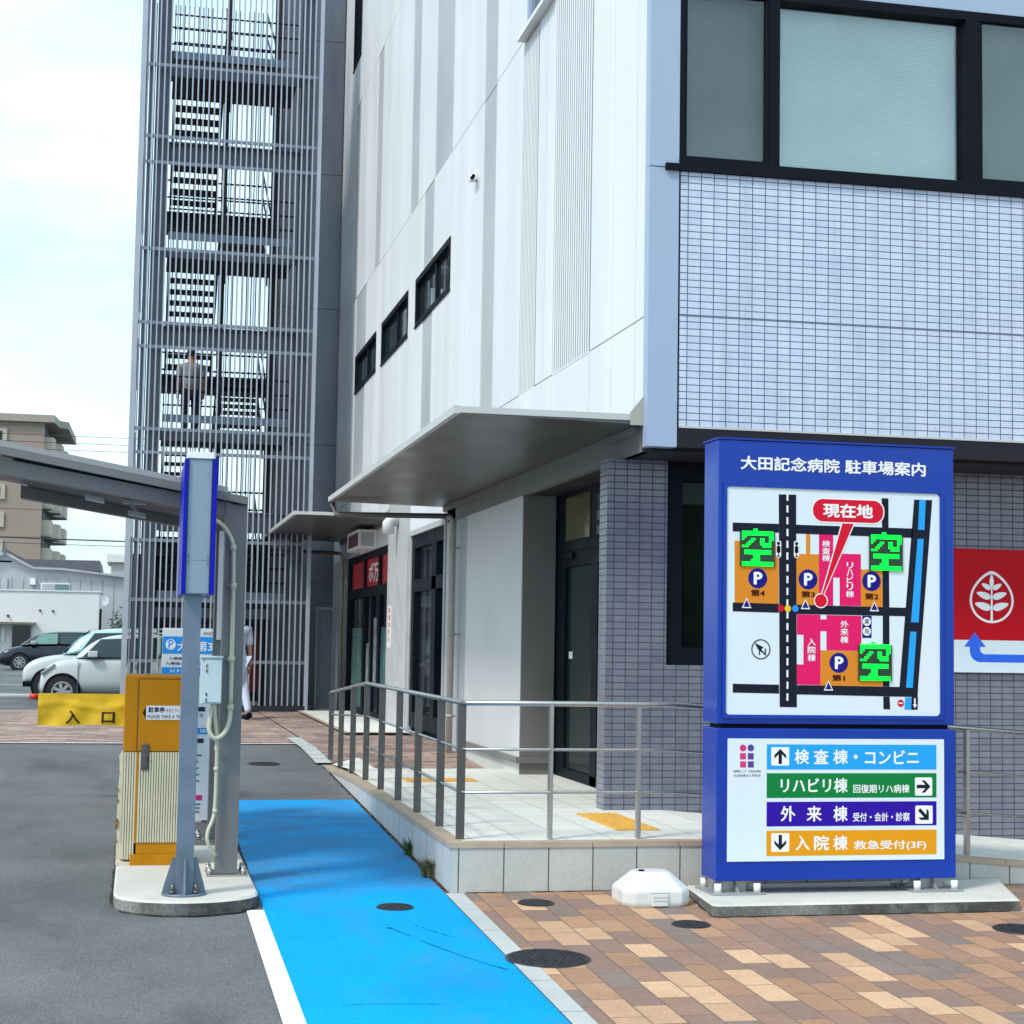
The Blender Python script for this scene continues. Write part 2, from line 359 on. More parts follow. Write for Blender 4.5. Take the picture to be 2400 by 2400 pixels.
# ------------------------------------------------------------------ palette
M_white = mat('white_panel', (0.74, 0.755, 0.785), 0.38, var=0.03, scale=1.6, stretch=(1, 1, 0.10))
M_accent = mat('accent_panel', (0.43, 0.445, 0.475), 0.45, var=0.05, scale=0.8)
M_accent2 = mat('accent_brown', (0.46, 0.475, 0.505), 0.45, var=0.05, scale=0.8)
M_post = mat('corner_metal', (0.34, 0.42, 0.56), 0.35, var=0.02, scale=0.8)
M_groove = mat('groove_dark', (0.07, 0.075, 0.085), 0.7, var=0, spec=0.2)
M_char = mat('charcoal_frame', (0.006, 0.0075, 0.014), 0.58, var=0.05, spec=0.10)
M_trim = mat('dark_trim', (0.014, 0.011, 0.019), 0.5, var=0.05, spec=0.25)
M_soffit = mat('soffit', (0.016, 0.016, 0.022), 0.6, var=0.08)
M_canopy = mat('canopy_metal', (0.125, 0.125, 0.122), 0.34, metal=0.5, var=0.03, scale=1.2)
M_canedge = mat('canopy_edge', (0.55, 0.54, 0.52), 0.4, metal=0.3, var=0.04)
M_brown = mat('brown_grey_panel', (0.17, 0.165, 0.158), 0.55, var=0.05)
M_beige = mat('beige_panel', (0.60, 0.595, 0.60), 0.5, var=0.04, scale=1.2)
M_plinth = mat('plinth_panel', (0.55, 0.55, 0.53), 0.6, var=0.06)
M_greywall = mat('grey_metal_wall', (0.15, 0.165, 0.20), 0.28, metal=0.6, var=0.25, scale=0.5, stretch=(2, 2, 0.4))
M_glassdark = mat('dark_glass', (0.004, 0.007, 0.012), 0.04, var=0, spec=0.45)
M_teal = mat('tinted_glass', (0.10, 0.22, 0.21), 0.08, var=0.1, scale=2, spec=0.6)
M_amber = mat('amber_glass', (0.12, 0.10, 0.05), 0.06, var=0.1, spec=0.6)
M_red = mat('red_film', (0.50, 0.012, 0.018), 0.35, var=0.10, scale=4)
M_whitep = mat('white_paint', (0.80, 0.80, 0.79), 0.4, var=0.03)
M_wtext = mat('white_lettering', (0.82, 0.83, 0.84), 0.45, var=0)
M_pipe = mat('downpipe_paint', (0.40, 0.385, 0.34), 0.45, var=0.05)
M_pipedark = mat('gutter_pipe', (0.10, 0.095, 0.09), 0.45, var=0.05)
M_blind = mat('blind_fabric', (0.88, 0.91, 0.89), 0.8, var=0.03)
M_steel = mat('stainless', (0.42, 0.41, 0.40), 0.28, metal=0.9, var=0.04, scale=3)
M_steeld = mat('stainless_dark', (0.12, 0.117, 0.117), 0.30, metal=0.65, var=0.06, scale=3)
M_galv = mat('galvanised_steel', (0.145, 0.19, 0.25), 0.42, metal=0.25, var=0.12, scale=6)
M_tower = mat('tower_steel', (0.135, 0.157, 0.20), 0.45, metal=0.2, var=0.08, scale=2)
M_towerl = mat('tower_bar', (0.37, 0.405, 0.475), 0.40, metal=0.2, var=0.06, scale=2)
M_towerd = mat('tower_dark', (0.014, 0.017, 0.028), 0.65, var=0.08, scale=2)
M_black = mat('black_print', (0.004, 0.005, 0.014), 0.6, var=0, spec=0.1)
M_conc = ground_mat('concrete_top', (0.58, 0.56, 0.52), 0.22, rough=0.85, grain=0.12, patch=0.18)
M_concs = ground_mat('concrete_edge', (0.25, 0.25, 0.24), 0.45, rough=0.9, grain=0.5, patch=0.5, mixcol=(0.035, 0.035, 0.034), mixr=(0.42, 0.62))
M_asph = ground_mat('asphalt', (0.148, 0.153, 0.163), 0.34, rough=0.85, grain=0.50, patch=0.22, spec=0.2)
M_blue = ground_mat('blue_lane_paint', (0.001, 0.345, 0.80), 0.10, rough=0.8, grain=0.20, patch=0.11, mixcol=(0.05, 0.22, 0.48), spec=0.12, mixr=(0.50, 0.74), grime_shade=(10.6, 14.2, (0.055, 0.195, 0.40)))
M_line = ground_mat('line_paint', (0.80, 0.80, 0.80), 0.05, rough=0.7, grain=0.08, patch=0.06)
M_kerb = ground_mat('kerb_stone', (0.50, 0.52, 0.52), 0.15, rough=0.8, grain=0.14, patch=0.12)
PR = [(0.0, (0.262, 0.170, 0.140)), (0.20, (0.36, 0.205, 0.130)), (0.36, (0.232, 0.172, 0.152)), (0.50, (0.61, 0.385, 0.245)), (0.64, (0.315, 0.190, 0.140)), (0.78, (0.52, 0.320, 0.205)), (0.90, (0.41, 0.238, 0.150))]
M_paver = grid_mat('brick_pavers', 'YX', 0.325, 0.163, 0.0035, PR, (0.14, 0.115, 0.095), rough=0.85, offset=0.4, freq=2, bump=0.8, loc=(0.1, 0.03), dirt=0.19, spec=0.2, uneven=0.35)
PR2 = [(0.0, (0.27, 0.19, 0.165)), (0.25, (0.36, 0.25, 0.21)), (0.5, (0.22, 0.165, 0.15)), (0.75, (0.42, 0.30, 0.245))]
M_paver2 = grid_mat('far_brick_pavers', 'XY', 0.325, 0.163, 0.004, PR2, (0.12, 0.10, 0.09), rough=0.8, offset=0.4, bump=0.4, dirt=0.2, spec=0.3)
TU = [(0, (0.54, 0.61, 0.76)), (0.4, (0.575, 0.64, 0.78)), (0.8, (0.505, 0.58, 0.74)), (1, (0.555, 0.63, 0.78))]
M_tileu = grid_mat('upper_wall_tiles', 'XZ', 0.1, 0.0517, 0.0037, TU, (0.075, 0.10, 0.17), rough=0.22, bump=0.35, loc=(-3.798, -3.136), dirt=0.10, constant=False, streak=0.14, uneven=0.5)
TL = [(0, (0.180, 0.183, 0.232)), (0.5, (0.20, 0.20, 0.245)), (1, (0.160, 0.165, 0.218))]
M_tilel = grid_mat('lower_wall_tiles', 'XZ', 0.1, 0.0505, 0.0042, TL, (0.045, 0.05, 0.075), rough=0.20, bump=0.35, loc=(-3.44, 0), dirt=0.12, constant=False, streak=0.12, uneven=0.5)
M_tilew = grid_mat('pillar_side_tiles', 'YZ', 0.1, 0.0505, 0.004, TL, (0.10, 0.11, 0.15), rough=0.22, bump=0.35, loc=(-12.38, 0), dirt=0.06, constant=False)
M_retx = grid_mat('retaining_tiles_front', 'XZ', 0.2855, 0.80, 0.0045, [(0, (0.47, 0.47, 0.44)), (1, (0.51, 0.51, 0.48))], (0.09, 0.085, 0.07), rough=0.55, bump=0.3, loc=(-1.98+0.2855*2, 0.5), dirt=0.09, constant=False)
M_rety = grid_mat('retaining_tiles_side', 'YZ', 0.3, 0.80, 0.0045, [(0, (0.50, 0.50, 0.48)), (1, (0.54, 0.54, 0.52))], (0.12, 0.11, 0.09), rough=0.55, bump=0.3, loc=(-10.43, 0.5), dirt=0.09, constant=False)
M_floor = grid_mat('ramp_floor_tiles', 'XY', 0.30, 0.30, 0.0035, [(0, (0.70, 0.695, 0.65)), (1, (0.75, 0.745, 0.70))], (0.30, 0.30, 0.27), rough=0.6, bump=0.25, dirt=0.10, constant=False)
M_cope = mat('coping_tile', (0.43, 0.335, 0.25), 0.6, var=0.08, scale=6)
M_tact = mat('tactile_yellow', (0.72, 0.42, 0.08), 0.6, var=0.08, scale=8)
M_iron = mat('cast_iron', (0.040, 0.042, 0.050), 0.5, metal=0.3, var=0.3, scale=30, bump=0.5, bscale=90)
M_greenl = mat('leaf_green', (0.07, 0.13, 0.035), 0.6, var=0.3, scale=20)
M_dry = mat('dry_grass', (0.17, 0.14, 0.06), 0.7, var=0.3, scale=20)

# ------------------------------------------------------------------ ground
KY = 10.43+0.30/0.033
def gz(y): return min(0.30, 0.033*(y-10.43))
def sheet(mb, x0, x1, y0, y1, dz):
    ys = [y0]+([KY] if y0 < KY < y1 else [])+[y1]
    for a, b in zip(ys, ys[1:]):
        mb.add([(x0, a, gz(a)+dz), (x1, a, gz(a)+dz), (x1, b, gz(b)+dz), (x0, b, gz(b)+dz)], [(0, 1, 2, 3)])
    return mb
struct('ground', sheet(MB(), -400, 400, -400, 1200, 0), M_asph)
struct('brick_pavement', sheet(MB(), 2.01, 16, -6, 10.43, 0.008), M_paver)
m = MB(); sheet(m, -9, 1.93, 20.45, 29.4, 0.008); sheet(m, 2.04, 3.9, 16.5, 31.9, 0.020); sheet(m, 1.93, 2.04, 20.45, 29.4, 0.008)
struct('brick_plaza', m, M_paver2)
struct('blue_lane', sheet(MB(), 0.765, 1.90, -6, 15.0, 0.004), M_blue)
struct('white_line', sheet(MB(), 0.665, 0.765, -6, 10.02, 0.005), M_line)
m = MB()
y = -5.7
while y < 10.3:
    sheet(m, 1.90, 2.01, y, min(y+0.595, 10.425), 0.010); y += 0.60
y = 17.85
while y < 21.2:
    sheet(m, 1.86, 2.03, y, y+0.425, 0.026); y += 0.45
struct('kerb_strip', m, M_kerb)
struct('plaza_edge', sheet(MB(), -9, 1.93, 20.37, 20.45, 0.012), M_line)
m = MB(); sheet(m, 2.72, 3.545, 22.2, 28.8, 0.055); struct('shop_apron', m, M_floor)
m = MB(); sheet(m, 2.66, 2.72, 22.1, 28.8, 0.052); sheet(m, 2.72, 3.545, 22.1, 22.2, 0.052); struct('shop_apron_edge', m, M_cope)
m = MB()
for i in range(7):
    x = -9.0+i*2.5
    sheet(m, x, x+0.12, 36.5, 41.5, 0.005)
sheet(m, -30, 8, 44, 44.15, 0.005); sheet(m, -30, 8, 57, 57.15, 0.005)
struct('parking_lines', m, M_line)

# ------------------------------------------------------------------ entrance ramp: retaining walls, coping, floor
def cz(yv): return 0.315 if yv < 15.4 else max(0.25, 0.315-(yv-15.4)*0.027)
def fx(xv): return 0.315 if xv < 3.9 else 0.315-0.083*(xv-3.9)
m = MB()
xs = [1.93, 3.9, 7.5]
for a, b in zip(xs, xs[1:]):
    m.add([(a, 10.43, -0.1), (b, 10.43, -0.1), (b, 10.43, fx(b)-0.034), (a, 10.43, fx(a)-0.034), (a, 10.50, -0.1), (b, 10.50, -0.1), (b, 10.50, fx(b)-0.034), (a, 10.50, fx(a)-0.034)],
          [(0, 1, 2, 3), (4, 7, 6, 5), (3, 2, 6, 7)])
struct('retaining_wall', m, M_retx)
m = MB(); ys = [10.43, 15.4, 16.6, 17.8]
for a, b in zip(ys, ys[1:]):
    m.add([(1.93, a, -0.1), (1.93, b, 0.1), (1.93, b, cz(b)-0.034), (1.93, a, cz(a)-0.034), (1.99, a, -0.1), (1.99, b, 0.1), (1.99, b, cz(b)-0.034), (1.99, a, cz(a)-0.034)], [(0, 1, 2, 3), (4, 7, 6, 5), (3, 2, 6, 7)])
struct('retaining_wall_side', m, M_rety)
m = MB()
def bar_along(m, pts, w, h):
    """coping stones: flat bars joined end to end; pts = (x0,y0,z0)->(x1,y1,z1) top front edge, w = sideways vector"""
    for (p, q) in pts:
        p = Vector(p); q = Vector(q); wv = Vector(w); hv = Vector((0, 0, -h))
        m.add([p, q, q+wv, p+wv, p+hv, q+hv, q+wv+hv, p+wv+hv], [(0, 1, 2, 3), (4, 7, 6, 5), (0, 4, 5, 1), (1, 5, 6, 2), (2, 6, 7, 3), (3, 7, 4, 0)])
segs = []; x = 1.922
while x < 7.4:
    nx = x+0.566 if x > 1.95 else 2.2655
    segs.append(((x, 10.422, fx(x)), (nx-0.004, 10.422, fx(nx)))); x = nx
bar_along(m, segs, (0, 0.105, 0), 0.034)
segs = []; y = 10.531
while y < 17.8:
    segs.append(((1.922, y, cz(y)), (1.922, min(y+0.597, 17.85), cz(y+0.6)))); y += 0.60
bar_along(m, segs, (0.105, 0, 0), 0.034)
struct('coping', m, M_cope)
m = MB()
m.add([(2.027, 10.527, 0.313), (3.9, 10.527, 0.313), (3.9, 16.5, 0.313), (2.027, 16.5, 0.313)], [(0, 1, 2, 3)])
m.add([(3.9, 10.527, fx(3.9)-.002), (7.5, 10.527, fx(7.5)-.002), (7.5, 12.5, fx(7.5)-.002), (3.9, 12.5, fx(3.9)-.002)], [(0, 1, 2, 3)])
m.add([(2.027, 16.5, 0.313), (3.9, 16.5, 0.313), (3.9, 16.5, 0.1), (2.027, 16.5, 0.1)], [(0, 1, 2, 3)])
m.add([(2.027, 16.5, 0.313), (2.30, 16.5, 0.313), (2.30, 17.85, 0.325), (2.027, 17.85, 0.255)], [(0, 1, 2, 3)])
m.add([(3.9, 12.4, 0.313), (4.6, 12.4, 0.313), (4.6, 15.8, 0.313), (3.9, 15.8, 0.313)], [(0, 1, 2, 3)])
struct('entrance_ramp', m, M_floor, fix=False)

def tactile(name, label, x0, x1, y0, y1, z):
    m = MB(); m.box(x0, x1, y0, y1, z, z+0.006)
    n = int(round((x1-x0)/0.0375)); k = int(round((y1-y0)/0.075))
    for j in range(k):
        for i in range(n):
            cx = x0+(i+0.5)*(x1-x0)/n; cy = y0+(j+0.5)*(y1-y0)/k
            m.box(cx-0.0085, cx+0.0085, cy-0.031, cy+0.031, z+0.006, z+0.011)
    o = m.build(name, M_tact); tag(o, label, 'tactile paving', 'yellow tactile tiles on the entrance ramp'); recentre(o, (x0, y0, z))
tactile('tactile_tile', 'yellow ribbed tactile tile on the ramp floor in front of the tiled pillar', 3.16, 3.46, 11.02, 12.10, 0.314)
tactile('tactile_tile', 'yellow ribbed tactile strip seen edge-on behind the handrail posts', 2.36, 3.0, 14.95, 15.25, 0.314)

# ------------------------------------------------------------------ hospital building
HB = thing('hospital_building', 'large hospital block with white ribbed side wall and lavender tiled front', 'building', (3.56, 11.75, 0.0))
XS, YU, YL = 3.56, 11.75, 12.38
def panels(mb, rects, holes, x=XS, t=0.045, gap=0.011):
    for (y0, y1, z0, z1) in rects:
        y0 += gap/2; y1 -= gap/2; z0 += gap/2; z1 -= gap/2
        hs = [h for h in holes if h[0] < y1 and h[1] > y0 and h[2] < z1 and h[3] > z0]
        if not hs: mb.box(x, x+t, y0, y1, z0, z1); continue
        ya = sorted({y0, y1, *[min(max(h[i], y0), y1) for h in hs for i in (0, 1)]}); za = sorted({z0, z1, *[min(max(h[i], z0), z1) for h in hs for i in (2, 3)]})
        for a, b in zip(ya, ya[1:]):
            run = None
            for c, d in zip(za, za[1:]):
                cy, cz_ = (a+b)/2, (c+d)/2
                if any(h[0] < cy < h[1] and h[2] < cz_ < h[3] for h in hs): continue
                mb.box(x, x+t, a, b, c, d)
WIN = [(20.0, 22.62, 5.80, 6.45), (23.30, 25.93, 5.80, 6.45), (26.58, 29.20, 5.82, 6.45)]
TOPW = [(14.78, 15.96, 7.50, 9.4), (29.40, 30.50, 11.95, 14.0)]
HOLES = WIN+TOPW
white = []; accent = []; accentb = []
def zone(z0, z1, whites, accs, browns=()):
    for a, b in zip(whites, whites[1:]):
        if any(abs(a-q[0]) < 1e-6 for q in accs): accent.append((a, b, z0, z1))
        elif any(abs(a-q[0]) < 1e-6 for q in browns): accentb.append((a, b, z0, z1))
        else: white.append((a, b, z0, z1))
zone(3.95, 7.50, [11.752, 12.08, 12.72, 13.40], []); zone(3.95, 7.50, [14.70, 15.05, 15.39], [])
zone(3.95, 7.50, [16.07, 16.72, 17.37, 18.03, 19.0, 20.0, 21.28, 22.02, 23.2, 24.5, 25.9, 26.9, 27.95, 29.26, 30.4, 31.9], [(21.28, 0), (27.95, 0)], [(17.37, 0)])
zone(7.50, 11.05, [11.752, 12.08, 12.72, 13.40], []); zone(7.50, 11.05, [14.70, 15.05, 15.39, 16.07, 16.72, 17.37, 18.03, 19.0, 20.0, 21.24, 22.60, 23.25, 24.7, 26.38, 26.97, 28.2, 29.26, 29.82, 31.9], [(20.0, 0), (22.60, 0), (26.38, 0), (29.26, 0)], [(17.37, 0)])
zone(11.05, 15.0, [11.752, 12.72, 13.40, 14.70, 16.07, 17.37, 18.03, 20.0, 21.24, 22.60, 23.25, 26.38, 26.97, 29.0, 31.9], [(20.0, 0), (22.60, 0)], [(17.37, 0)])
zone(3.22, 3.95, [11.752, 12.08, 12.72, 13.40, 14.70, 15.39, 16.07, 16.72, 17.37, 18.03, 19.0, 19.9], [])
zone(2.955, 3.95, [19.9, 21.3, 22.6, 24.55, 26.0, 27.95, 29.75, 31.0, 31.9], [(27.95, 0)])
m = MB(); panels(m, white, HOLES); m.build('side_wall', M_white, HB)
for r_ in accent:
    m = MB(); panels(m, [r_], HOLES, x=XS+0.006); m.build('accent_strip', M_accent, HB)
m = MB(); panels(m, accentb, HOLES, x=XS+0.015)
for (a, b, c, d) in accentb:                                # fine vertical ribs
    k = 12
    for i in range(k):
        yc = a+(i+0.5)*(b-a)/k; m.box(XS+0.012, XS+0.0148, yc-0.016, yc+0.016, c+0.01, d-0.01)
m.build('ribbed_strip', M_accent2, HB)
def ribs(y0, y1, z0, z1, n, m_):
    MB().box(XS+0.0015, XS+0.05, y0, y1, z0, z1).build('rib_backing', mat('rib_groove_shade', (0.17, 0.175, 0.185), 0.6, var=0), HB)  # dark grey backing puts the shade of the rib gaps into colour
    m = MB()
    for i in range(n):
        p = (y1-y0)/n; yc = y0+(i+0.5)*p
        m.box(XS-0.0015, XS+0.0012, yc-p*0.31, yc+p*0.31, z0, z1)
    m.box(XS-0.003, XS+0.036, y0, y1, z0-0.020, z0-0.002)
    m.build('ribbed_panel', m_, HB)
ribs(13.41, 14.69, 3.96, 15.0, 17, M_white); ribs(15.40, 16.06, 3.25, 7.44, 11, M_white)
m = MB(); m.box(XS+0.051, XS+0.062, 11.85, 31.9, 2.96, 15.0); m.build('backing_wall', M_groove, HB)
# body of the block behind the facades: unseen dark mass added to block light
m = MB(); m.box(4.62, 26, 12.75, 31.9, -0.2, 2.94); m.box(3.80, 26, 12.30, 31.9, 3.40, 15.05); m.build('core', M_trim, HB)
# corner post
m = MB(); m.box(XS-0.003, XS+0.222, YU-0.012, YU+0.10, 2.985, 5.045); m.box(XS-0.003, XS+0.222, YU-0.012, YU+0.10, 5.053, 15.0)
m.build('corner_post', M_post, HB)
m = MB(); m.box(XS+0.222, XS+0.24, YU+0.004, YU+0.1, 3.0, 5.03); m.box(3.78, 17, YU-0.002, YU+0.12, 2.985, 3.128); m.build('fascia_trim', M_trim, HB)
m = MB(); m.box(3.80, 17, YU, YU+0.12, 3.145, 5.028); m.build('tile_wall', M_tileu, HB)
m = MB(); m.box(3.80, 17, YU-0.006, YU+0.12, 3.1285, 3.1445); m.build('drip_edge', M_canedge, HB)
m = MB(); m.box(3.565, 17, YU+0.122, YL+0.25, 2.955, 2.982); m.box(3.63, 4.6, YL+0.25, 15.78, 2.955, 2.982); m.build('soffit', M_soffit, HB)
# horizontal tile joint of the upper wall
m = MB(); m.box(3.80, 17, YU-0.0012, YU, 3.952, 3.959); m.build('expansion_joint', mat('joint_sealant', (0.13, 0.15, 0.21), 0.7, var=0.1), HB)
# upper window band
W = MB().box(3.785, 17, YU-0.03, YU+0.14, 5.030, 5.118).box(3.675, 3.785, YU-0.045, YU-0.012, 5.028, 5.075).box(3.785, 3.822, YU-0.01, YU+0.16, 5.118, 6.46)
W.box(4.482, 4.566, YU-0.01, YU+0.14, 5.118, 6.392).box(6.080, 6.188, YU-0.01, YU+0.14, 5.118, 6.392).box(7.70, 7.80, YU-0.01, YU+0.14, 5.118, 6.392).box(3.822, 17, YU-0.01, YU+0.14, 6.392, 6.46)
W.box(3.822, 4.482, YU+0.0, YU+0.05, 5.118, 5.150).box(3.822, 3.842, YU, YU+0.05, 5.15, 6.392).box(4.455, 4.482, YU, YU+0.05, 5.15, 6.392)
W.box(6.188, 7.70, YU, YU+0.05, 5.118, 5.158).box(6.188, 6.222, YU, YU+0.05, 5.158, 6.392)
W.box(4.566, 6.08, YU+0.05, YU+0.1, 5.118, 5.132)
wn = W.build('window', M_char, HB)
G1 = glass_mat('tinted_pane', (0.72, 0.745, 0.735), 0.07); G2 = glass_mat('clear_pane', (0.95, 1.0, 0.985), 0.10)
MB().box(3.842, 4.455, YU+0.02, YU+0.026, 5.15, 6.392).build('pane', G1, wn)
MB().box(4.566, 6.08, YU+0.07, YU+0.076, 5.132, 6.392).build('pane', G2, wn)
MB().box(6.222, 7.70, YU+0.02, YU+0.026, 5.158, 6.392).build('pane', G1, wn)
m = MB()
def blind(m, x0, x1, z0, z1, y):
    z = z0
    while z < z1:
        m.add([(x0, y, z), (x1, y, z), (x1, y+0.007, z+0.0145), (x0, y+0.007, z+0.0145)], [(0, 1, 2, 3)]); z += 0.0155
    m.box(x0, x1, y+0.0085, y+0.0095, z0, z1)
blind(m, 3.83, 4.49, 5.12, 6.40, YU+0.16); blind(m, 4.57, 6.07, 5.12, 6.40, YU+0.16); blind(m, 6.19, 7.75, 5.12, 6.40, YU+0.16)
m.build('blind', M_blind, wn)
m = MB(); m.box(3.80, 17, YU, YU+0.12, 6.463, 15.0); m.build('upper_wall', M_post, HB)
# side wall windows
def side_window(y0, y1, z0, z1, splits, gm, depth=0.07):
    x = XS
    f = MB(); fw_ = 0.075
    f.box(x-0.012, x+depth, y0, y1, z1-fw_, z1).box(x-0.012, x+depth, y0, y1, z0, z0+0.05).box(x-0.012, x+depth, y0, y0+0.05, z0+0.05, z1-fw_).box(x-0.012, x+depth, y1-0.06, y1, z0+0.05, z1-fw_)
    for s in splits: f.box(x+0.02, x+depth, s-0.05, s+0.05, z0+0.05, z1-fw_)
    f.box(x-0.02, x, y0-0.02, y1+0.02, z0-0.025, z0-0.001)
    w_ = f.build('window', M_char, HB)
    MB().box(x+0.05, x+0.056, y0+0.05, y1-0.06, z0+0.05, z1-fw_).build('pane', gm, w_)
    MB().box(x+0.0585, x+0.0605, y0+0.05, y1-0.06, z0+0.05, z1-fw_).build('backing', M_glassdark, w_)
G3 = mat('side_pane', (0.02, 0.03, 0.032), 0.03, var=0, spec=0.9)
for (a, b, c, d) in WIN: side_window(a, b, c, d, [(a+b)/2-0.15], G3)
side_window(*TOPW[1], [], G3)
m = MB(); m.box(XS-0.09, XS+0.05, 14.74, 16.0, 7.455, 7.497); m.build('window_ledge', M_whitep, HB)
f = MB(); f.box(XS+0.0, XS+0.05, 14.78, 14.86, 7.5, 9.4).box(XS, XS+0.05, 15.88, 15.96, 7.5, 9.4).box(XS, XS+0.05, 14.86, 15.88, 9.3, 9.4); wq = f.build('window', M_post, HB)
MB().box(XS+0.03, XS+0.036, 14.86, 15.88, 7.5, 9.3).build('pane', mat('sky_pane', (0.16, 0.20, 0.27), 0.05, var=0.1, spec=0.9), wq)

# --- ground floor of the side: entrance recess, beige wall, display window, shop
m = MB(); m.box(XS, XS+0.06, 11.88, 19.86, 2.955, 3.215); m.build('lintel', M_brown, HB)
m = MB(); m.box(XS, XS+0.05, 15.80, 18.60, 0.47, 2.953); m.build('beige_wall', M_beige, HB)
m = MB(); m.box(XS+0.004, XS+0.05, 15.80, 18.60, 0.20, 0.42); m.build('plinth', M_plinth, HB)
m = MB(); m.box(XS-0.045, XS+0.05, 15.76, 18.62, 0.42, 0.47); m.box(XS-0.045, 3.87, 15.73, 15.76, 0.42, 0.478); m.build('plinth_ledge', M_brown, HB)
m = MB(); m.box(XS+0.001, 3.88, 15.765, 15.80, 0.20, 2.953); m.build('recess_wall', M_brown, HB)
m = MB(); m.box(XS+0.015, XS+0.05, 18.60, 19.34, 0.20, 3.2)
for i in range(12):
    yc = 18.60+(i+0.5)*0.74/12; m.box(XS+0.012, XS+0.0148, yc-0.017, yc+0.017, 0.2, 3.2)
m.build('ribbed_strip', M_accent2, HB)
m = MB(); m.box(XS, XS+0.05, 19.34, 19.895, 0.2, 3.2); m.box(XS, XS+0.06, 22.62, 22.70, 0.2, 2.95); m.box(XS-0.03, XS+0.05, 22.70, 24.55, 0.2, 3.9); m.box(XS, XS+0.05, 29.78, 31.9, 0.2, 2.95)
m.box(XS-0.02, XS+0.05, 19.90, 19.97, 0.4, 3.02); m.box(XS-0.02, XS+0.05, 19.97, 22.62, 2.95, 3.02)
m.each('pier', mat('pier_panel', (0.44, 0.44, 0.45), 0.5, var=0.06), HB, near=0.01)
# automatic entrance door, facing west in the recess
dr = MB().box(3.90, 4.02, 12.62, 15.76, 2.47, 2.955).box(3.90, 4.02, 12.62, 15.76, 2.26, 2.40).box(3.90, 4.0, 15.45, 15.76, 0.31, 2.26).box(3.90, 4.0, 14.30, 14.50, 0.31, 2.26).box(3.90, 4.0, 12.62, 12.75, 0.31, 2.26).box(3.90, 4.0, 12.75, 15.45, 0.31, 0.40)
dr.box(3.90, 4.0, 13.4, 13.52, 0.4, 2.26).box(3.89, 3.905, 12.62, 15.76, 2.40, 2.47)
dd = dr.build('entrance_door', M_char, HB)
MB().box(3.93, 3.936, 14.50, 15.45, 0.40, 2.26).build('pane', mat('door_glass', (0.018, 0.03, 0.03), 0.04, var=0, spec=0.8), dd)
MB().box(3.93, 3.936, 12.75, 13.4, 0.40, 2.26).box(3.93, 3.936, 13.52, 14.30, 0.40, 2.26).each('pane', M_glassdark, dd)
m = MB().box(3.885, 3.899, 14.55, 15.40, 2.50, 2.90).build('transom_pane', M_amber, dd)
m = MB().box(3.885, 3.899, 12.9, 14.30, 2.50, 2.90).build('transom_pane', M_glassdark, dd)
MB().box(3.87, 3.895, 15.10, 15.38, 2.33, 2.385).build('door_sensor', M_black, dd)
st = MB().box(3.926, 3.93, 15.26, 15.38, 1.41, 1.475); st.build('sticker', M_wtext, dd)
# tiled pillar and lower front wall
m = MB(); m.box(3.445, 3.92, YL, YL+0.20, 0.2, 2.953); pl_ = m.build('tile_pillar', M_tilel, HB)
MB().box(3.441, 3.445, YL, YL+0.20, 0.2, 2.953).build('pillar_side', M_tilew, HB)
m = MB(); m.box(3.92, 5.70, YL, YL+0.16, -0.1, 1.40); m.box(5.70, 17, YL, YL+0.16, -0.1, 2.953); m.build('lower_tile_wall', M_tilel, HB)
w2 = MB().box(3.921, 4.05, YL+0.03, YL+0.16, 1.40, 2.95).box(4.05, 5.70, YL+0.03, YL+0.16, 2.81, 2.95).box(4.05, 5.70, YL+0.03, YL+0.16, 1.40, 1.535).box(5.55, 5.70, YL+0.03, YL+0.16, 1.535, 2.81).build('window', M_char, HB)
MB().box(4.05, 5.55, YL+0.09, YL+0.096, 1.535, 2.81).build('pane', glass_mat('front_pane', (0.50, 0.54, 0.50), 0.012), w2)
MB().box(4.02, 5.6, YL+0.165, YL+0.17, 1.38, 2.95).build('curtain', mat('curtain', (0.30, 0.29, 0.23), 0.8, var=0.2, scale=3), w2)
# display window (dark, tall) between the piers
dw = MB().box(XS+0.02, XS+0.12, 19.97, 20.12, 0.42, 2.95).box(XS+0.02, XS+0.12, 22.40, 22.62, 0.42, 2.95).box(XS+0.02, XS+0.12, 20.12, 22.40, 2.78, 2.95).box(XS+0.02, XS+0.12, 20.12, 22.40, 2.20, 2.36).box(XS+0.02, XS+0.12, 20.12, 22.40, 0.42, 0.62).box(XS+0.02, XS+0.12, 20.72, 21.02, 0.62, 2.78)
d_ = dw.build('display_window', M_char, HB)
MB().box(XS+0.07, XS+0.076, 20.12, 20.72, 0.62, 2.78).box(XS+0.07, XS+0.076, 21.02, 22.40, 0.62, 2.78).each('pane', M_glassdark, d_)
# shop front
sf = MB().box(XS+0.02, XS+0.12, 24.56, 24.66, 0.34, 2.95).box(XS+0.02, XS+0.12, 29.42, 29.76, 0.34, 2.95).box(XS+0.02, XS+0.12, 24.66, 29.42, 2.85, 2.95).box(XS+0.02, XS+0.12, 24.66, 29.42, 2.24, 2.40)
for yy in (25.85, 27.6): sf.box(XS+0.025, XS+0.12, yy-0.11, yy+0.11, 0.34, 2.85)
sf.box(XS+0.03, XS+0.1, 26.65, 26.75, 0.34, 2.24).box(XS+0.03, XS+0.12, 24.66, 29.42, 0.34, 0.44)
s_ = sf.build('shop_front', M_char, HB)
MB().box(XS+0.06, XS+0.066, 24.66, 25.74, 2.40, 2.85).box(XS+0.06, XS+0.066, 25.96, 27.49, 2.40, 2.85).box(XS+0.06, XS+0.066, 27.71, 29.42, 2.40, 2.85).each('sign_band', M_red, s_)
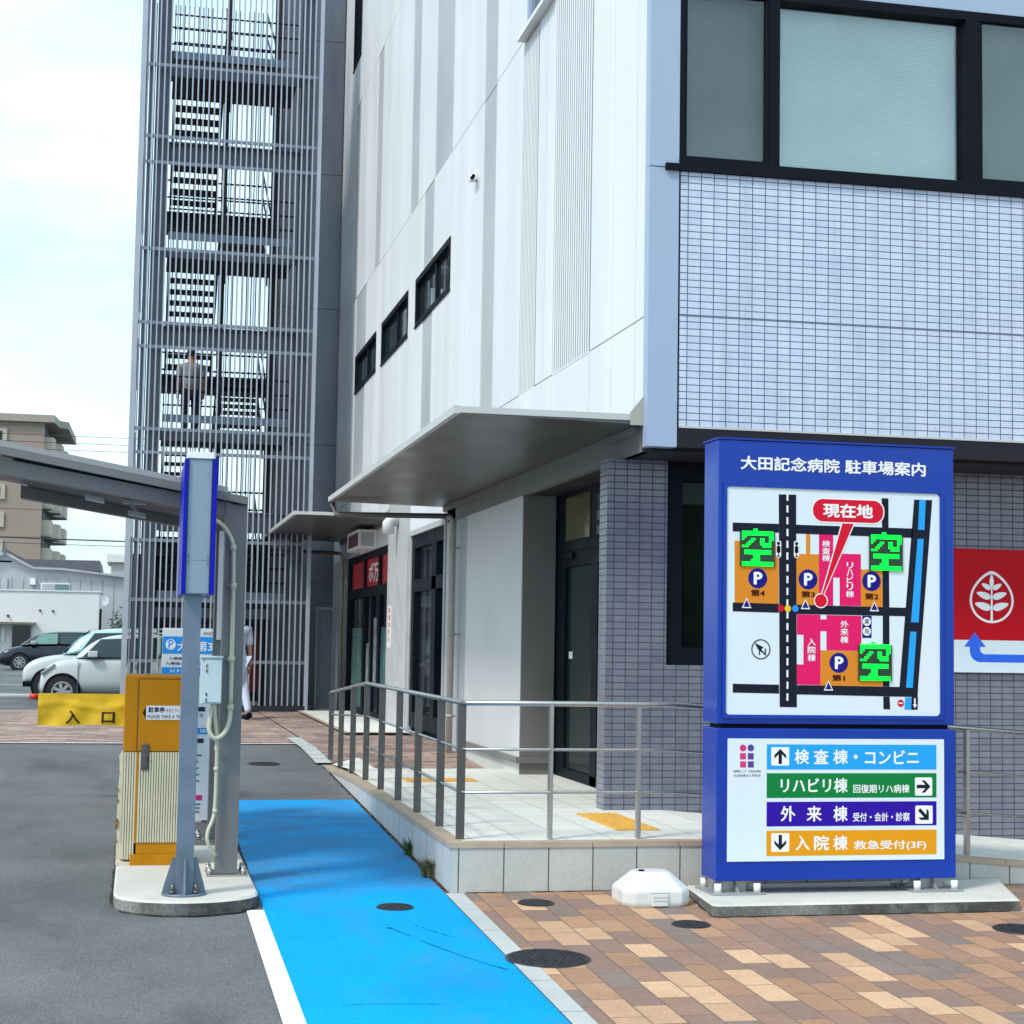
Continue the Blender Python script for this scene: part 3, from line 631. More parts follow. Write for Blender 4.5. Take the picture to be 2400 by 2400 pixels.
m = MB(); write(m, 'ポ万', 27.25, 26.15, 2.47, 2.78, XS+0.057, 'X', bold=0.02); m.build('lettering', M_wtext, s_)
MB().box(XS+0.065, XS+0.071, 24.66, 25.74, 0.44, 2.24).box(XS+0.065, XS+0.071, 27.71, 29.42, 0.44, 2.24).each('pane', M_glassdark, s_)
MB().box(XS+0.060, XS+0.0645, 24.66, 25.74, 0.44, 1.75).box(XS+0.060, XS+0.0645, 27.71, 29.30, 0.44, 1.75).each('frosted_film', M_teal, s_)
MB().box(XS+0.065, XS+0.071, 25.96, 26.65, 0.44, 2.24).box(XS+0.065, XS+0.071, 26.75, 27.49, 0.44, 2.24).each('door_pane', M_glassdark, s_)
MB().box(XS+0.0585, XS+0.0645, 26.0, 26.55, 0.9, 1.9).box(XS+0.0585, XS+0.0645, 27.1, 27.4, 0.7, 1.5).each('poster', mat('door_poster', (0.20, 0.23, 0.22), 0.5, var=0.35, scale=9), s_)
# canopies
def canopy(y0, y1, x0, zu, label=None):
    c = MB()
    # top sheet falls slightly to the outer edge; thin rolled edge; shallow underside
    c.add([(x0, y0, zu+0.055), (XS, y0, zu+0.03), (XS, y1, zu+0.03), (x0, y1, zu+0.055), (x0, y0, zu+0.10), (XS, y0, zu+0.095), (XS, y1, zu+0.095), (x0, y1, zu+0.10)],
          [(0, 1, 2, 3), (4, 7, 6, 5), (0, 4, 5, 1), (1, 5, 6, 2), (2, 6, 7, 3), (3, 7, 4, 0)])
    o = c.build('canopy', M_canopy, HB)
    e = MB().box(x0-0.012, x0+0.03, y0-0.01, y1+0.01, zu+0.050, zu+0.106).box(x0+0.03, XS-0.06, y0-0.012, y0+0.02, zu+0.056, zu+0.102)
    e.build('edge_trim', M_canedge, o)
    e = MB().prism([(XS-0.10, zu+0.02), (XS-0.002, zu+0.02), (XS-0.002, zu+0.235), (XS-0.10, zu+0.115)], y0-0.03, y0-0.013, 'Y'); e.build('end_plate', mat('end_plate', (0.40, 0.39, 0.34), 0.5), o)
    e = MB().box(XS-0.035, XS-0.001, y0+0.1, y1-0.05, zu-0.03, zu+0.028); e.build('wall_flashing', M_brown, o)
    return o
c1 = canopy(11.86, 20.05, 2.17, 3.125); c2 = canopy(24.45, 30.7, 2.15, 3.28)
def downpipe(pts, r=0.036, col=M_pipe):
    a = MB().tube(pts[:3], r*0.9, 10).build('gutter_pipe', M_pipedark, HB)
    b = MB().tube(pts[2:], r, 12)
    for z in (2.6, 1.62, 0.7): b.cyl((pts[-1][0], pts[-1][1], z), r+0.008, 0.03, n=12).box(pts[-1][0], XS, pts[-1][1]-0.012, pts[-1][1]+0.012, z, z+0.025)
    b.build('downpipe', col, HB)
downpipe([(2.20, 19.98, 3.15), (2.24, 19.93, 3.02), (3.43, 19.05, 2.975), (3.47, 19.02, 2.92), (3.47, 19.0, 0.22)])
downpipe([(2.18, 30.6, 3.30), (2.22, 30.55, 3.13), (3.43, 29.76, 3.06), (3.47, 29.70, 3.0), (3.47, 29.70, 0.3)])
# vent hood on the pier
v = MB(); v.tube([(XS-0.03, 23.6, 3.22), (XS-0.12, 23.6, 3.25), (XS-0.17, 23.6, 3.19), (XS-0.17, 23.6, 3.04)], 0.085, 14); v.build('vent_hood', mat('vent_paint', (0.55, 0.56, 0.58), 0.4, var=0.04), HB)
# grey metal return wall at the far end and the wire mesh screen in front of it
m = MB()
for (z0, z1) in ((0.25, 2.6), (2.61, 5.2), (5.21, 7.8), (7.81, 10.4), (10.41, 13), (13.01, 15.6)):
    for i in range(3): m.box(2.35+i*0.40, 2.35+i*0.40+0.392, 31.95, 32.0, z0, z1)
m.box(2.3, XS+0.05, 32.0, 32.1, 0.2, 15.6)
m.build('end_wall', M_greywall, HB)
# ------------------------------------------------------------------ outdoor stair tower
TW = thing('stair_tower', 'open steel escape stair tower behind grey vertical louvre bars', 'stair tower', (-0.22, 29.1, 0.3))
TOP = 14.6
m = MB()                                                   # louvre screen: slats and their carriers
x = -0.125
while x < 2.83:
    m.box(x-0.0115, x+0.0115, 29.06, 29.13, 0.42, TOP); x += 0.0945
for z in (1.12, 2.14, 3.14, 4.62, 5.02, 6.42, 6.83, 8.10, 9.60, 10.05, 11.30, 12.8, 13.2):
    m.box(-0.20, 2.84, 29.131, 29.165, z, z+0.055)
m.build('louvre_screen', M_towerl, TW)
m = MB(); m.box(-0.245, -0.155, 29.02, 29.14, 0.30, TOP); m.box(2.815, 2.86, 29.05, 29.2, 0.3, TOP); m.build('edge_plate', M_towerl, TW)
m = MB()                                                   # side louvres, seen edge-on
for i in range(30):
    yv = 29.35+i*0.19; m.box(-0.215, -0.17, yv-0.015, yv+0.015, 0.42, TOP)
for z in (3.14, 4.9, 6.5, 8.1, 9.7, 11.3, 12.9): m.box(-0.17, -0.13, 29.2, 34.9, z, z+0.08)
m.build('side_louvre', M_towerl, TW)
def hcol(x0, x1, y0, y1, z0=0.3, z1=TOP):
    m = MB(); m.box(x0, x1, y0, y0+0.02, z0, z1); m.box(x0, x1, y1-0.02, y1, z0, z1); m.box((x0+x1)/2-0.01, (x0+x1)/2+0.01, y0+0.02, y1-0.02, z0, z1)
    m.build('column', M_tower, TW)
hcol(0.02, 0.26, 29.3, 29.54); hcol(2.52, 2.74, 29.3, 29.54); hcol(0.02, 0.26, 34.6, 34.84); hcol(2.52, 2.74, 34.6, 34.84)
m = MB(); m.box(-0.10, -0.02, 29.25, 29.33, 0.3, TOP); m.build('column', M_tower, TW)
m = MB(); m.box(2.16, 2.27, 30.4, 30.5, 0.3, TOP); m.build('column', M_towerd, TW)
m = MB(); m.box(1.25, 1.33, 30.55, 30.63, 0.3, TOP); m.build('column', M_towerd, TW)
def hbeam(x0, x1, yv, z0, z1, d=0.18, mt=None):
    m = MB(); m.box(x0, x1, yv, yv+d, z1-0.025, z1); m.box(x0, x1, yv, yv+d, z0, z0+0.025); m.box(x0, x1, yv+d/2-0.008, yv+d/2+0.008, z0+0.025, z1-0.025)
    m.build('beam', mt or M_tower, TW)
F0 = 0.35
floors = [F0, 3.45, 6.60, 9.80, 13.0]
for k in range(4):
    zf, zn = floors[k], floors[k+1]; zm = (zf+zn)/2+ (0.0 if k else 0.1)
    # front half landing with its light toe plate and beam
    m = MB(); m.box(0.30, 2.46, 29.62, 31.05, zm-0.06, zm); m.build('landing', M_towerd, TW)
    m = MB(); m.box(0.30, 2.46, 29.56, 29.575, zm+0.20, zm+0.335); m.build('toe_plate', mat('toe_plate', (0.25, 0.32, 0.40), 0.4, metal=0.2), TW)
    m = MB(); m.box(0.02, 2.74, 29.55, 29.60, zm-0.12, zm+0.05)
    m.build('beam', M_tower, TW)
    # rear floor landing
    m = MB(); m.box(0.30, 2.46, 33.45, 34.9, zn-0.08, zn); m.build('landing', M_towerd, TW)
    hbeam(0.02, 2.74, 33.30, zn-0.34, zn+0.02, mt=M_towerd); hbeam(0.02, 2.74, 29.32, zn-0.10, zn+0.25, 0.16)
    # flights: treads on two stringers
    def flight(x0, x1, ya, za, yb, zb, n):
        m = MB()
        for xx in (x0, x1):
            m.add([(xx-0.012, ya, za-0.22), (xx+0.012, ya, za-0.22), (xx+0.012, ya, za+0.06), (xx-0.012, ya, za+0.06), (xx-0.012, yb, zb-0.22), (xx+0.012, yb, zb-0.22), (xx+0.012, yb, zb+0.06), (xx-0.012, yb, zb+0.06)],
                  [(0, 1, 2, 3), (4, 7, 6, 5), (0, 4, 5, 1), (1, 5, 6, 2), (2, 6, 7, 3), (3, 7, 4, 0)])
        for i in range(1, n):
            yv = ya+(yb-ya)*i/n; zv = za+(zb-za)*i/n
            s_ = 1 if yb > ya else -1
            m.box(x0+0.012, x1-0.012, yv-s_*0.05, yv+s_*0.25, zv-0.045, zv); 
        m.build('flight', M_towerd, TW)
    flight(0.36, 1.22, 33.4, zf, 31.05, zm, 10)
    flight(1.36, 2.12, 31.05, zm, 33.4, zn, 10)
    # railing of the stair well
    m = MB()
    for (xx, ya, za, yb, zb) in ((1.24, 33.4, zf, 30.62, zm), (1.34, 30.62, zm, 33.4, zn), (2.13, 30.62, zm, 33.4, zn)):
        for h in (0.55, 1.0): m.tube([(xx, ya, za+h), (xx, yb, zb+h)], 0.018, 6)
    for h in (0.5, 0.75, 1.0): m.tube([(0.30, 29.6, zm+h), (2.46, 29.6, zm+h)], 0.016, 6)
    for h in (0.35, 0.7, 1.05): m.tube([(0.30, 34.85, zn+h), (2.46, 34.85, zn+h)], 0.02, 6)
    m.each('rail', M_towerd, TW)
m = MB(); x = -0.10
while x < 2.80:
    m.box(x-0.011, x+0.011, 35.05, 35.09, 3.2, TOP); x += 0.0945
m.build('rear_louvre', M_tower, TW)
# ground floor back wall with an opening, low base beam
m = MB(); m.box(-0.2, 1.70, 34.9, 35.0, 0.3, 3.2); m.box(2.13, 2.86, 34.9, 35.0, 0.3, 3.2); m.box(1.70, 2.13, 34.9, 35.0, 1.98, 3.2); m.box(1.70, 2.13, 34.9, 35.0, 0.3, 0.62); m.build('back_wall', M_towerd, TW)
m = MB(); m.box(-0.15, 2.84, 29.07, 29.2, 0.30, 0.42); m.build('base_beam', M_towerd, TW)
m = MB(); m.box(2.30, 2.42, 33.2, 33.32, 0.3, TOP); m.build('column', M_towerd, TW)
m = MB(); m.box(2.16, 2.30, 33.5, 33.62, 0.5, 1.7); m.build('fire_hose_box', mat('dark_red', (0.16, 0.01, 0.015), 0.5), TW)

m = MB()
for i in range(14):
    xx = 3.02+i*0.026; m.box(xx-0.0025, xx+0.0025, 29.195, 29.2, 0.36, 2.07)
for i in range(34): m.box(3.0, 3.37, 29.2, 29.204, 0.38+i*0.05, 0.385+i*0.05)
fs = thing('mesh_gate', 'narrow wire mesh gate panel between stair tower and white side wall', 'gate', (3.2, 29.2, 0.3))
m.build('wire_mesh', M_tower, fs); MB().box(3.335, 3.375, 29.18, 29.22, 0.3, 2.10).box(2.985, 3.01, 29.18, 29.22, 0.3, 2.10).box(3.01, 3.335, 29.18, 29.22, 2.06, 2.10).box(3.01, 3.335, 29.18, 29.22, 0.32, 0.37).build('frame', M_tower, fs)

# ------------------------------------------------------------------ people
SKIN = mat('skin', (0.42, 0.23, 0.155), 0.55, var=0.06, scale=12)
def person(name, label, loc, top_mat, trouser_mat, shoe_mat, rz, H, bow=0.0, stride=0.25, arm=0.1, coat=False, sleeve=True, hair_col=(0.02, 0.017, 0.015)):
    """standing / walking figure facing local -Y; H = height"""
    p = thing(name, label, 'person', loc); s = H/1.72
    V = lambda *a: tuple(q*s for q in a)
    hx, hy = 0.0, -bow
    vs = [V(0, 0, 0.95), V(0, 0.01, 1.12), V(0, -0.3*bow, 1.32), V(0, -0.5*bow, 1.44), V(0, -0.75*bow, 1.52), V(0, -bow, 1.60), V(0, -bow-0.02, 1.68)]
    es = [(0, 1), (1, 2), (2, 3), (3, 4), (4, 5), (5, 6)]
    rd = [(0.155, 0.115), (0.135, 0.10), (0.165, 0.115), (0.12, 0.085), (0.052, 0.052), (0.075, 0.09), (0.07, 0.082)]
    for sgn in (-1, 1):
        b = len(vs); st = stride*sgn
        vs += [V(0.09*sgn, 0, 0.90), V(0.10*sgn, -st*0.4-0.02, 0.50), V(0.10*sgn, -st*0.7+0.03, 0.10), V(0.105*sgn, -st*0.7-0.11, 0.035)]
        es += [(0, b), (b, b+1), (b+1, b+2), (b+2, b+3)]; rd += [0.092, 0.066, 0.045, 0.038]
        b = len(vs); sw = -arm*sgn
        vs += [V(0.195*sgn, -0.45*bow, 1.41), V(0.225*sgn, sw*0.3-0.2*bow, 1.13), V(0.235*sgn, sw-0.06-0.3*bow, 0.89), V(0.232*sgn, sw-0.085-0.3*bow, 0.80)]
        es += [(3, b), (b, b+1), (b+1, b+2), (b+2, b+3)]; rd += [0.060, 0.046, 0.033, 0.036]
    S_ = [r*s if not isinstance(r, tuple) else (r[0]*s, r[1]*s) for r in rd]
    skin_body('body', vs, es, S_, 0, SKIN, p)
    # clothing: same skeleton, slightly fuller, ending at cuffs and hems
    def garment(nm, keep, mt, grow):
        idx = {k: i for i, k in enumerate(keep)}
        v2 = [vs[k] for k in keep]; e2 = [(idx[a], idx[b]) for a, b in es if a in idx and b in idx]
        r2_ = [tuple(q+grow*s for q in S_[k]) if isinstance(S_[k], tuple) else S_[k]+grow*s for k in keep]
        skin_body(nm, v2, e2, r2_, 0, mt, p)
    # indices: torso 0..3, left leg 7..10, left arm 11..14, right leg 15..18, right arm 19..22
    garment('trousers', [0, 7, 8, 9, 15, 16, 17], trouser_mat, 0.014)
    garment('shirt', [0, 1, 2, 3, 11, 12, 19, 20], top_mat, 0.030)
    for b in (7, 15):
        a_, c_ = Vector(vs[b+2]), Vector(vs[b+3])
        MB().tube([a_+Vector((0, 0.05*s, -0.03*s)), (a_+c_)/2+Vector((0, 0.02*s, -0.02*s)), c_+Vector((0, -0.05*s, 0))], 0.05*s, 10, rs=[0.045*s, 0.055*s, 0.03*s]).build('shoe', shoe_mat, p, local=True)
    if coat:
        MB().tube([V(0, 0, 1.22), V(0, 0, 1.08), V(0, 0, 0.95), V(0, 0, 0.72), V(0, -0.01, 0.58)], 0.1, 16, rs=[0.10*s, 0.155*s, 0.18*s, 0.19*s, 0.20*s]).build('coat_skirt', top_mat, p, local=True)
    # hair cap and face
    hc = Vector(vs[6]); bm = bmesh.new(); bmesh.ops.create_uvsphere(bm, u_segments=16, v_segments=10, radius=0.108*s)
    for v in bm.verts:
        v.co = Vector((v.co.x*0.86, v.co.y*1.02, v.co.z*0.98))+hc+Vector((0, 0.022*s, 0.0))
    bmesh.ops.delete(bm, geom=[v for v in bm.verts if v.co.z < hc.z-0.055*s or (v.co.y < hc.y-0.05*s and v.co.z < hc.z+0.045*s)], context='VERTS')
    me = bpy.data.meshes.new('hair'); bm.to_mesh(me); bm.free(); me.materials.append(mat('hair_%d' % int(hair_col[0]*1000), hair_col, 0.6, var=0.1, scale=30))
    for q in me.polygons: q.use_smooth = True
    o = bpy.data.objects.new('hair', me); COL.objects.link(o); o.parent = p
    f = MB()
    for sgn in (-1, 1): f.add([Vector(vs[5])+Vector((sgn*0.032*s+a, -0.088*s, 0.045*s+b)) for a, b in ((-.012*s, 0), (0, -.006*s), (.012*s, 0), (0, .006*s))], [(0, 1, 2, 3)])
    f.build('eyes', M_black, p, local=True)
    nv = Vector(vs[5]); MB().add([nv+Vector(q)*s for q in ((-.014, -.085, 0), (.014, -.085, 0), (0, -.118, .004), (0, -.088, .05))], [(0, 1, 2), (0, 2, 3), (1, 3, 2)]).build('nose', SKIN, p, local=True)
    # hands: palm and five bent fingers each
    for b, sgn in ((11, -1), (19, 1)):
        w_ = Vector(vs[b+3]); h = MB()
        for i, (dy, L_) in enumerate(((-0.032, 0.072), (-0.012, 0.082), (0.010, 0.076), (0.030, 0.060))):
            h.tube([w_+Vector((0, dy*s, -0.02*s)), w_+Vector((-sgn*0.004*s, dy*s, (-0.02-L_*0.55)*s)), w_+Vector((-sgn*0.022*s, dy*1.05*s, (-0.02-L_)*s))], 0.009*s, 7)
        h.tube([w_+Vector((-sgn*0.012*s, -0.03*s, 0.012*s)), w_+Vector((-sgn*0.028*s, -0.055*s, -0.022*s)), w_+Vector((-sgn*0.032*s, -0.058*s, -0.050*s))], 0.010*s, 7)
        h.build('fingers', SKIN, p, local=True)
    p.rotation_euler = (0, 0, rz)
    return p
person('person', 'person in grey T-shirt and dark trousers standing on the stair landing behind the louvres', (0.78, 30.15, 4.98), mat('grey_shirt', (0.30, 0.31, 0.34), 0.8, var=0.05), mat('navy_trousers', (0.02, 0.022, 0.05), 0.8, var=0.1), M_black, R(180), 1.60, bow=0.13, stride=0.05, arm=0.02)
person('person', 'person in white coat and white trousers walking behind the grey shelter post', (1.50, 26.6, 0.31), mat('white_coat', (0.52, 0.60, 0.76), 0.8, var=0.06), mat('white_trousers', (0.50, 0.57, 0.72), 0.8, var=0.06), M_black, R(-155), 1.68, stride=0.35, arm=0.10, coat=True)

# ------------------------------------------------------------------ stainless handrail round the ramp
HR = thing('handrail', 'stainless steel handrail with flat posts round the entrance ramp', 'handrail', (2.0, 10.55, 0.313))
SY = [10.62, 11.36, 12.30, 13.22, 14.18, 15.15, 16.11, 17.06, 17.95]
def rz_(yv): return 1.165 if yv < 15.2 else 1.165-(yv-15.2)*0.060
for yv in SY:
    zb = cz(yv) if yv < 17.8 else 0.30
    MB().box(1.995, 2.047, yv-0.012, yv+0.012, zb-0.003, rz_(yv)-0.01, bev=0.002).build('post', M_steeld, HR)
FX = [2.59, 3.17, 3.76, 4.34, 4.88, 5.46, 6.05, 6.65]
def fr(xv): return 1.165 if xv < 3.4 else 1.165-(xv-3.4)*0.068
for xv in FX:
    MB().box(xv-0.0125, xv+0.0125, 10.55, 10.60, fx(xv)-0.003, fr(xv)-0.01, bev=0.002).build('post', M_steel, HR)
MB().tube([(2.02, SY[-1]+0.12, rz_(17.95)-0.02), (2.02, 17.95, rz_(17.95)), (2.02, 15.2, 1.167), (2.02, 10.62, 1.167), (2.05, 10.575, 1.167), (3.4, 10.575, 1.167), (7.0, 10.575, fr(7.0))], 0.017, 12).build('top_rail', M_steel, HR)
for f in (0.66, 0.345):
    e_ = 17.95 if f > 0.5 else 15.16
    pts = [(2.02, e_, 0.31+(rz_(e_)-0.31)*f), (2.02, 15.2, 0.313+0.854*f), (2.02, 10.62, 0.313+0.854*f), (2.05, 10.575, 0.313+0.854*f), (3.4, 10.575, 0.313+0.854*f), (7.0, 10.575, fx(7.0)+(fr(7.0)-fx(7.0))*f)]
    if f < 0.5: pts = pts[1:]
    MB().tube(pts, 0.0095, 10).build('lower_rail', M_steel, HR)
m = MB()
for f in (0.66, 0.345):
    for xv in FX: m.cyl((xv, 10.545, fx(xv)+(fr(xv)-fx(xv))*f), 0.014, 0.02, 'Y', 10)
m.build('rail_joints', M_steel, HR)

# ------------------------------------------------------------------ concrete bases
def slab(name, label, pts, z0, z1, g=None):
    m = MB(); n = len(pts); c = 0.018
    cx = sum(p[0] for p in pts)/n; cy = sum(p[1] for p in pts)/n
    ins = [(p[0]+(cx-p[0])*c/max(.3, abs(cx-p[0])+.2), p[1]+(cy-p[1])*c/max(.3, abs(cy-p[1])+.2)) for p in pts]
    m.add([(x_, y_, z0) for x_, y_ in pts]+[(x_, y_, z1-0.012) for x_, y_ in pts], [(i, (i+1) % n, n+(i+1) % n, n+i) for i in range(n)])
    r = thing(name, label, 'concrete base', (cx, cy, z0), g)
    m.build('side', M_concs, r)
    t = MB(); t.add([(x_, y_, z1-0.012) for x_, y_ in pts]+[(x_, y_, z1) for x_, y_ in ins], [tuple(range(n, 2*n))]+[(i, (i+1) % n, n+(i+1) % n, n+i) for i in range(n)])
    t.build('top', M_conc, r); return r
isl = [(-0.085, 13.9), (-0.085, 10.25)]
for i in range(1, 12):
    a = math.pi*i/12; isl.append((0.33-0.415*math.cos(a), 10.20-0.33*math.sin(a)))
isl += [(0.745, 10.25), (0.745, 13.9)]
slab('traffic_island', 'round-nosed concrete island under the ticket machine and shelter post', isl, -0.08, 0.068)
slab('sign_base', 'low concrete slab under the blue guide sign', [(3.352, 9.53), (3.322, 9.56), (3.41, 10.32), (5.60, 10.40), (5.275, 9.54)], -0.06, 0.052)

# ------------------------------------------------------------------ big blue parking guide sign
SB = mat('sign_blue', (0.001, 0.036, 0.34), 0.30, var=0.04, scale=1.5, coat=0.08, spec=0.35)
SG = thing('guide_sign', 'large blue parking guide sign with coloured map and direction bars', 'sign', (4.24, 10.03, 0.05))
YF = 9.90; YB = 10.17
m = MB(); m.box(3.462, 5.030, YF+0.0, YB, 1.078, 2.822, bev=0.006); m.build('upper_box', SB, SG)
m = MB(); m.box(3.462, 5.036, YF-0.004, YB+0.004, 0.132, 1.052, bev=0.006); m.build('lower_box', SB, SG)
m = MB(); m.box(3.50, 5.0, YF+0.03, YB-0.03, 1.045, 1.09); m.build('joint', M_black, SG)
m = MB(); m.box(3.455, 5.037, YF-0.008, YB+0.01, 2.8225, 2.833); m.build('cap', SB, SG)
PW = mat('sign_panel_white', (0.66, 0.75, 0.81), 0.40, var=0.015, coat=0.0, spec=0.25)
def frame(x0, x1, z0, z1, wd, d, nm):
    f = MB(); f.box(x0-wd, x1+wd, d-0.012, d, z1, z1+wd).box(x0-wd, x1+wd, d-0.012, d, z0-wd, z0).box(x0-wd, x0, d-0.012, d, z0, z1).box(x1, x1+wd, d-0.012, d, z0, z1); f.build(nm, SB, SG)
frame(3.514, 4.930, 1.135, 2.531, 0.022, YF, 'bezel')
mp_ = MB().prism(rrect(3.514, 4.930, 1.135, 2.531, 0.025), YF-0.0005, YF-0.004, 'Y').build('map_panel', PW, SG)
dp_ = MB().box(3.529, 4.953, YF-0.0105, YF-0.0045, 0.250, 0.990).build('direction_panel', PW, SG)
UP = {'panel': [[3.509, 2.527], [4.928, 2.535], [4.931, 1.13], [3.519, 1.139]], 'road': [[[3.852, 2.492], [3.966, 2.494], [3.976, 1.182], [3.864, 1.183]], [[3.553, 2.308], [3.853, 2.309], [3.853, 2.254], [3.553, 2.253]], [[3.966, 2.307], [4.747, 2.307], [4.747, 2.248], [3.967, 2.252]], [[3.556, 1.817], [3.855, 1.815], [3.855, 1.76], [3.557, 1.763]], [[3.971, 1.812], [4.7, 1.808], [4.696, 1.755], [3.971, 1.755]], [[3.56, 1.322], [3.859, 1.319], [3.86, 1.265], [3.56, 1.268]], [[3.976, 1.318], [4.781, 1.313], [4.778, 1.252], [3.976, 1.261]], [[4.537, 2.492], [4.582, 2.491], [4.583, 2.307], [4.539, 2.307]], [[4.54, 2.242], [4.584, 2.242], [4.588, 1.809], [4.544, 1.809]], [[4.544, 1.755], [4.588, 1.755], [4.589, 1.315], [4.545, 1.316]], [[4.547, 1.253], [4.59, 1.253], [4.593, 1.174], [4.548, 1.175]], [[4.757, 2.49], [4.88, 2.491], [4.781, 1.313], [4.656, 1.314]], [[4.738, 1.252], [4.781, 1.251], [4.777, 1.173], [4.734, 1.173]]], 'river': [[[4.792, 2.489], [4.836, 2.49], [4.826, 2.3], [4.783, 2.3]], [[4.78, 2.243], [4.821, 2.243], [4.786, 1.718], [4.734, 1.718]], [[4.729, 1.659], [4.771, 1.659], [4.745, 1.309], [4.7, 1.31]], [[4.695, 1.249], [4.736, 1.249], [4.732, 1.173], [4.689, 1.174]]], 'orange': [[[3.566, 2.197], [3.853, 2.198], [3.855, 1.815], [3.569, 1.816]], [[3.969, 2.126], [4.033, 2.127], [4.033, 2.254], [4.06, 2.254], [4.06, 2.127], [4.119, 2.127], [4.119, 1.81], [3.971, 1.812]], [[4.397, 2.041], [4.54, 2.042], [4.544, 1.809], [4.398, 1.81]], [[4.13, 1.534], [4.544, 1.53], [4.545, 1.316], [4.13, 1.317]]], 'pink': [[[4.118, 2.254], [4.212, 2.253], [4.212, 2.135], [4.397, 2.136], [4.398, 1.812], [4.256, 1.812], [4.256, 1.986], [4.213, 1.986], [4.213, 1.812], [4.119, 1.813]], [[3.974, 1.753], [4.129, 1.753], [4.129, 1.725], [4.169, 1.725], [4.169, 1.752], [4.401, 1.751], [4.401, 1.533], [4.169, 1.535], [4.169, 1.652], [4.129, 1.652], [4.13, 1.319], [3.976, 1.321], [3.975, 1.445], [4.018, 1.445], [4.018, 1.627], [3.975, 1.628]]], 'navy_block': [[[4.407, 1.753], [4.469, 1.753], [4.469, 1.615], [4.407, 1.615]]], 'pointer': [[4.273, 2.324], [4.348, 2.324], [4.145, 1.873], [4.136, 1.873]], 'pt': {'call0': [4.077, 2.473], 'call1': [4.547, 2.333], 'ring': [4.131, 1.84], 'P4': [3.717, 1.969], 'P3': [4.046, 1.97], 'P2': [4.468, 1.969], 'P1': [4.251, 1.458], 't4': [3.646, 1.81], 't3': [4.03, 1.811], 't2': [4.487, 1.807], 't1': [4.183, 1.312], 'red': [3.868, 1.788], 'yel': [3.914, 1.787], 'blu': [3.963, 1.788], 'comp': [3.74, 1.534], 'bus1': [3.852, 2.15], 'bus2': [3.97, 2.152], 'c1': [4.437, 1.717], 'c2': [4.437, 1.656], 'noent': [4.664, 1.213], 'arr': [4.759, 1.214]}, 'led': [[[3.589, 2.252], [3.836, 2.046]], [[4.44, 2.255], [4.686, 2.04]], [[4.368, 1.571], [4.612, 1.353]]], 'txt': {'第4': [[3.674, 1.899], [3.762, 1.859]], '第3': [[4.003, 1.897], [4.09, 1.858]], '第2': [[4.425, 1.893], [4.514, 1.854]], '第1': [[4.208, 1.384], [4.29, 1.346]], '現在地': [[4.147, 2.445], [4.474, 2.362]], 'title1': [[3.605, 2.722], [4.253, 2.64]], 'title2': [[4.294, 2.728], [4.834, 2.636]], '検査棟': [[4.139, 2.217], [4.191, 2.083]], 'リハビリ棟': [[4.297, 2.086], [4.35, 1.863]], '外来棟': [[4.262, 1.722], [4.313, 1.578]], '入院棟': [[4.046, 1.609], [4.097, 1.463]]}, 'dash': [[3.909, 2.476], [3.909, 2.403], [3.909, 2.33], [3.91, 2.257], [3.91, 2.184], [3.91, 2.111], [3.911, 2.038], [3.911, 1.966], [3.911, 1.893], [3.911, 1.821], [3.912, 1.748], [3.912, 1.676], [3.912, 1.604], [3.913, 1.532], [3.913, 1.46], [3.913, 1.388], [3.914, 1.316], [3.914, 1.244]]}
LO = {'panel': [[3.526, 0.995], [4.95, 0.981], [4.955, 0.242], [3.533, 0.26]], 'bars': [[[3.779, 0.962], [4.899, 0.95], [4.899, 0.796], [3.779, 0.81]], [[3.78, 0.787], [4.902, 0.775], [4.902, 0.623], [3.78, 0.639]], [[3.78, 0.615], [4.902, 0.6], [4.902, 0.454], [3.781, 0.464]], [[3.781, 0.438], [4.904, 0.428], [4.903, 0.274], [3.782, 0.288]]], 'arrow': [[[3.807, 0.939], [3.926, 0.827]], [[4.756, 0.756], [4.872, 0.641]], [[4.758, 0.583], [4.874, 0.467]], [[3.81, 0.419], [3.928, 0.305]]], 't': [['検', [[3.962, 0.924], [4.053, 0.838]]], ['査', [[4.087, 0.924], [4.18, 0.838]]], ['棟', [[4.215, 0.924], [4.308, 0.838]]], ['・', [[4.332, 0.925], [4.39, 0.838]]], ['コンビニ', [[4.423, 0.921], [4.78, 0.838]]], ['リハビリ棟', [[3.872, 0.75], [4.306, 0.663]]], ['回復期リハ病棟', [[4.346, 0.711], [4.718, 0.66]]], ['外', [[3.873, 0.581], [3.964, 0.49]]], ['来', [[4.042, 0.58], [4.135, 0.489]]], ['棟', [[4.216, 0.579], [4.306, 0.488]]], ['受付・会計・診察', [[4.344, 0.539], [4.72, 0.486]]], ['入', [[3.969, 0.402], [4.057, 0.315]]], ['院', [[4.091, 0.401], [4.184, 0.314]]], ['棟', [[4.216, 0.4], [4.307, 0.313]]], ['救急受付(3F)', [[4.35, 0.369], [4.829, 0.308]]]], 'logo': [[3.626, 0.933], [3.676, 0.934], [3.626, 0.883], [3.676, 0.883], [3.627, 0.834], [3.677, 0.834]], 'small': [[[3.567, 0.802], [3.741, 0.783]], [[3.567, 0.777], [3.739, 0.758]]]}
inkK = mat('print_black', (0.010, 0.012, 0.026), 0.5, var=0, spec=0.12); inkO = mat('print_orange', (0.66, 0.23, 0.02), 0.5, var=0, spec=0.12); inkP = mat('print_pink', (0.72, 0.012, 0.13), 0.5, var=0, spec=0.12)
inkB = mat('print_cyan', (0.02, 0.34, 0.80), 0.5, var=0, spec=0.12); inkN = mat('print_navy', (0.012, 0.010, 0.20), 0.5, var=0, spec=0.12); inkR = mat('print_red', (0.62, 0.008, 0.03), 0.5, var=0, spec=0.12)
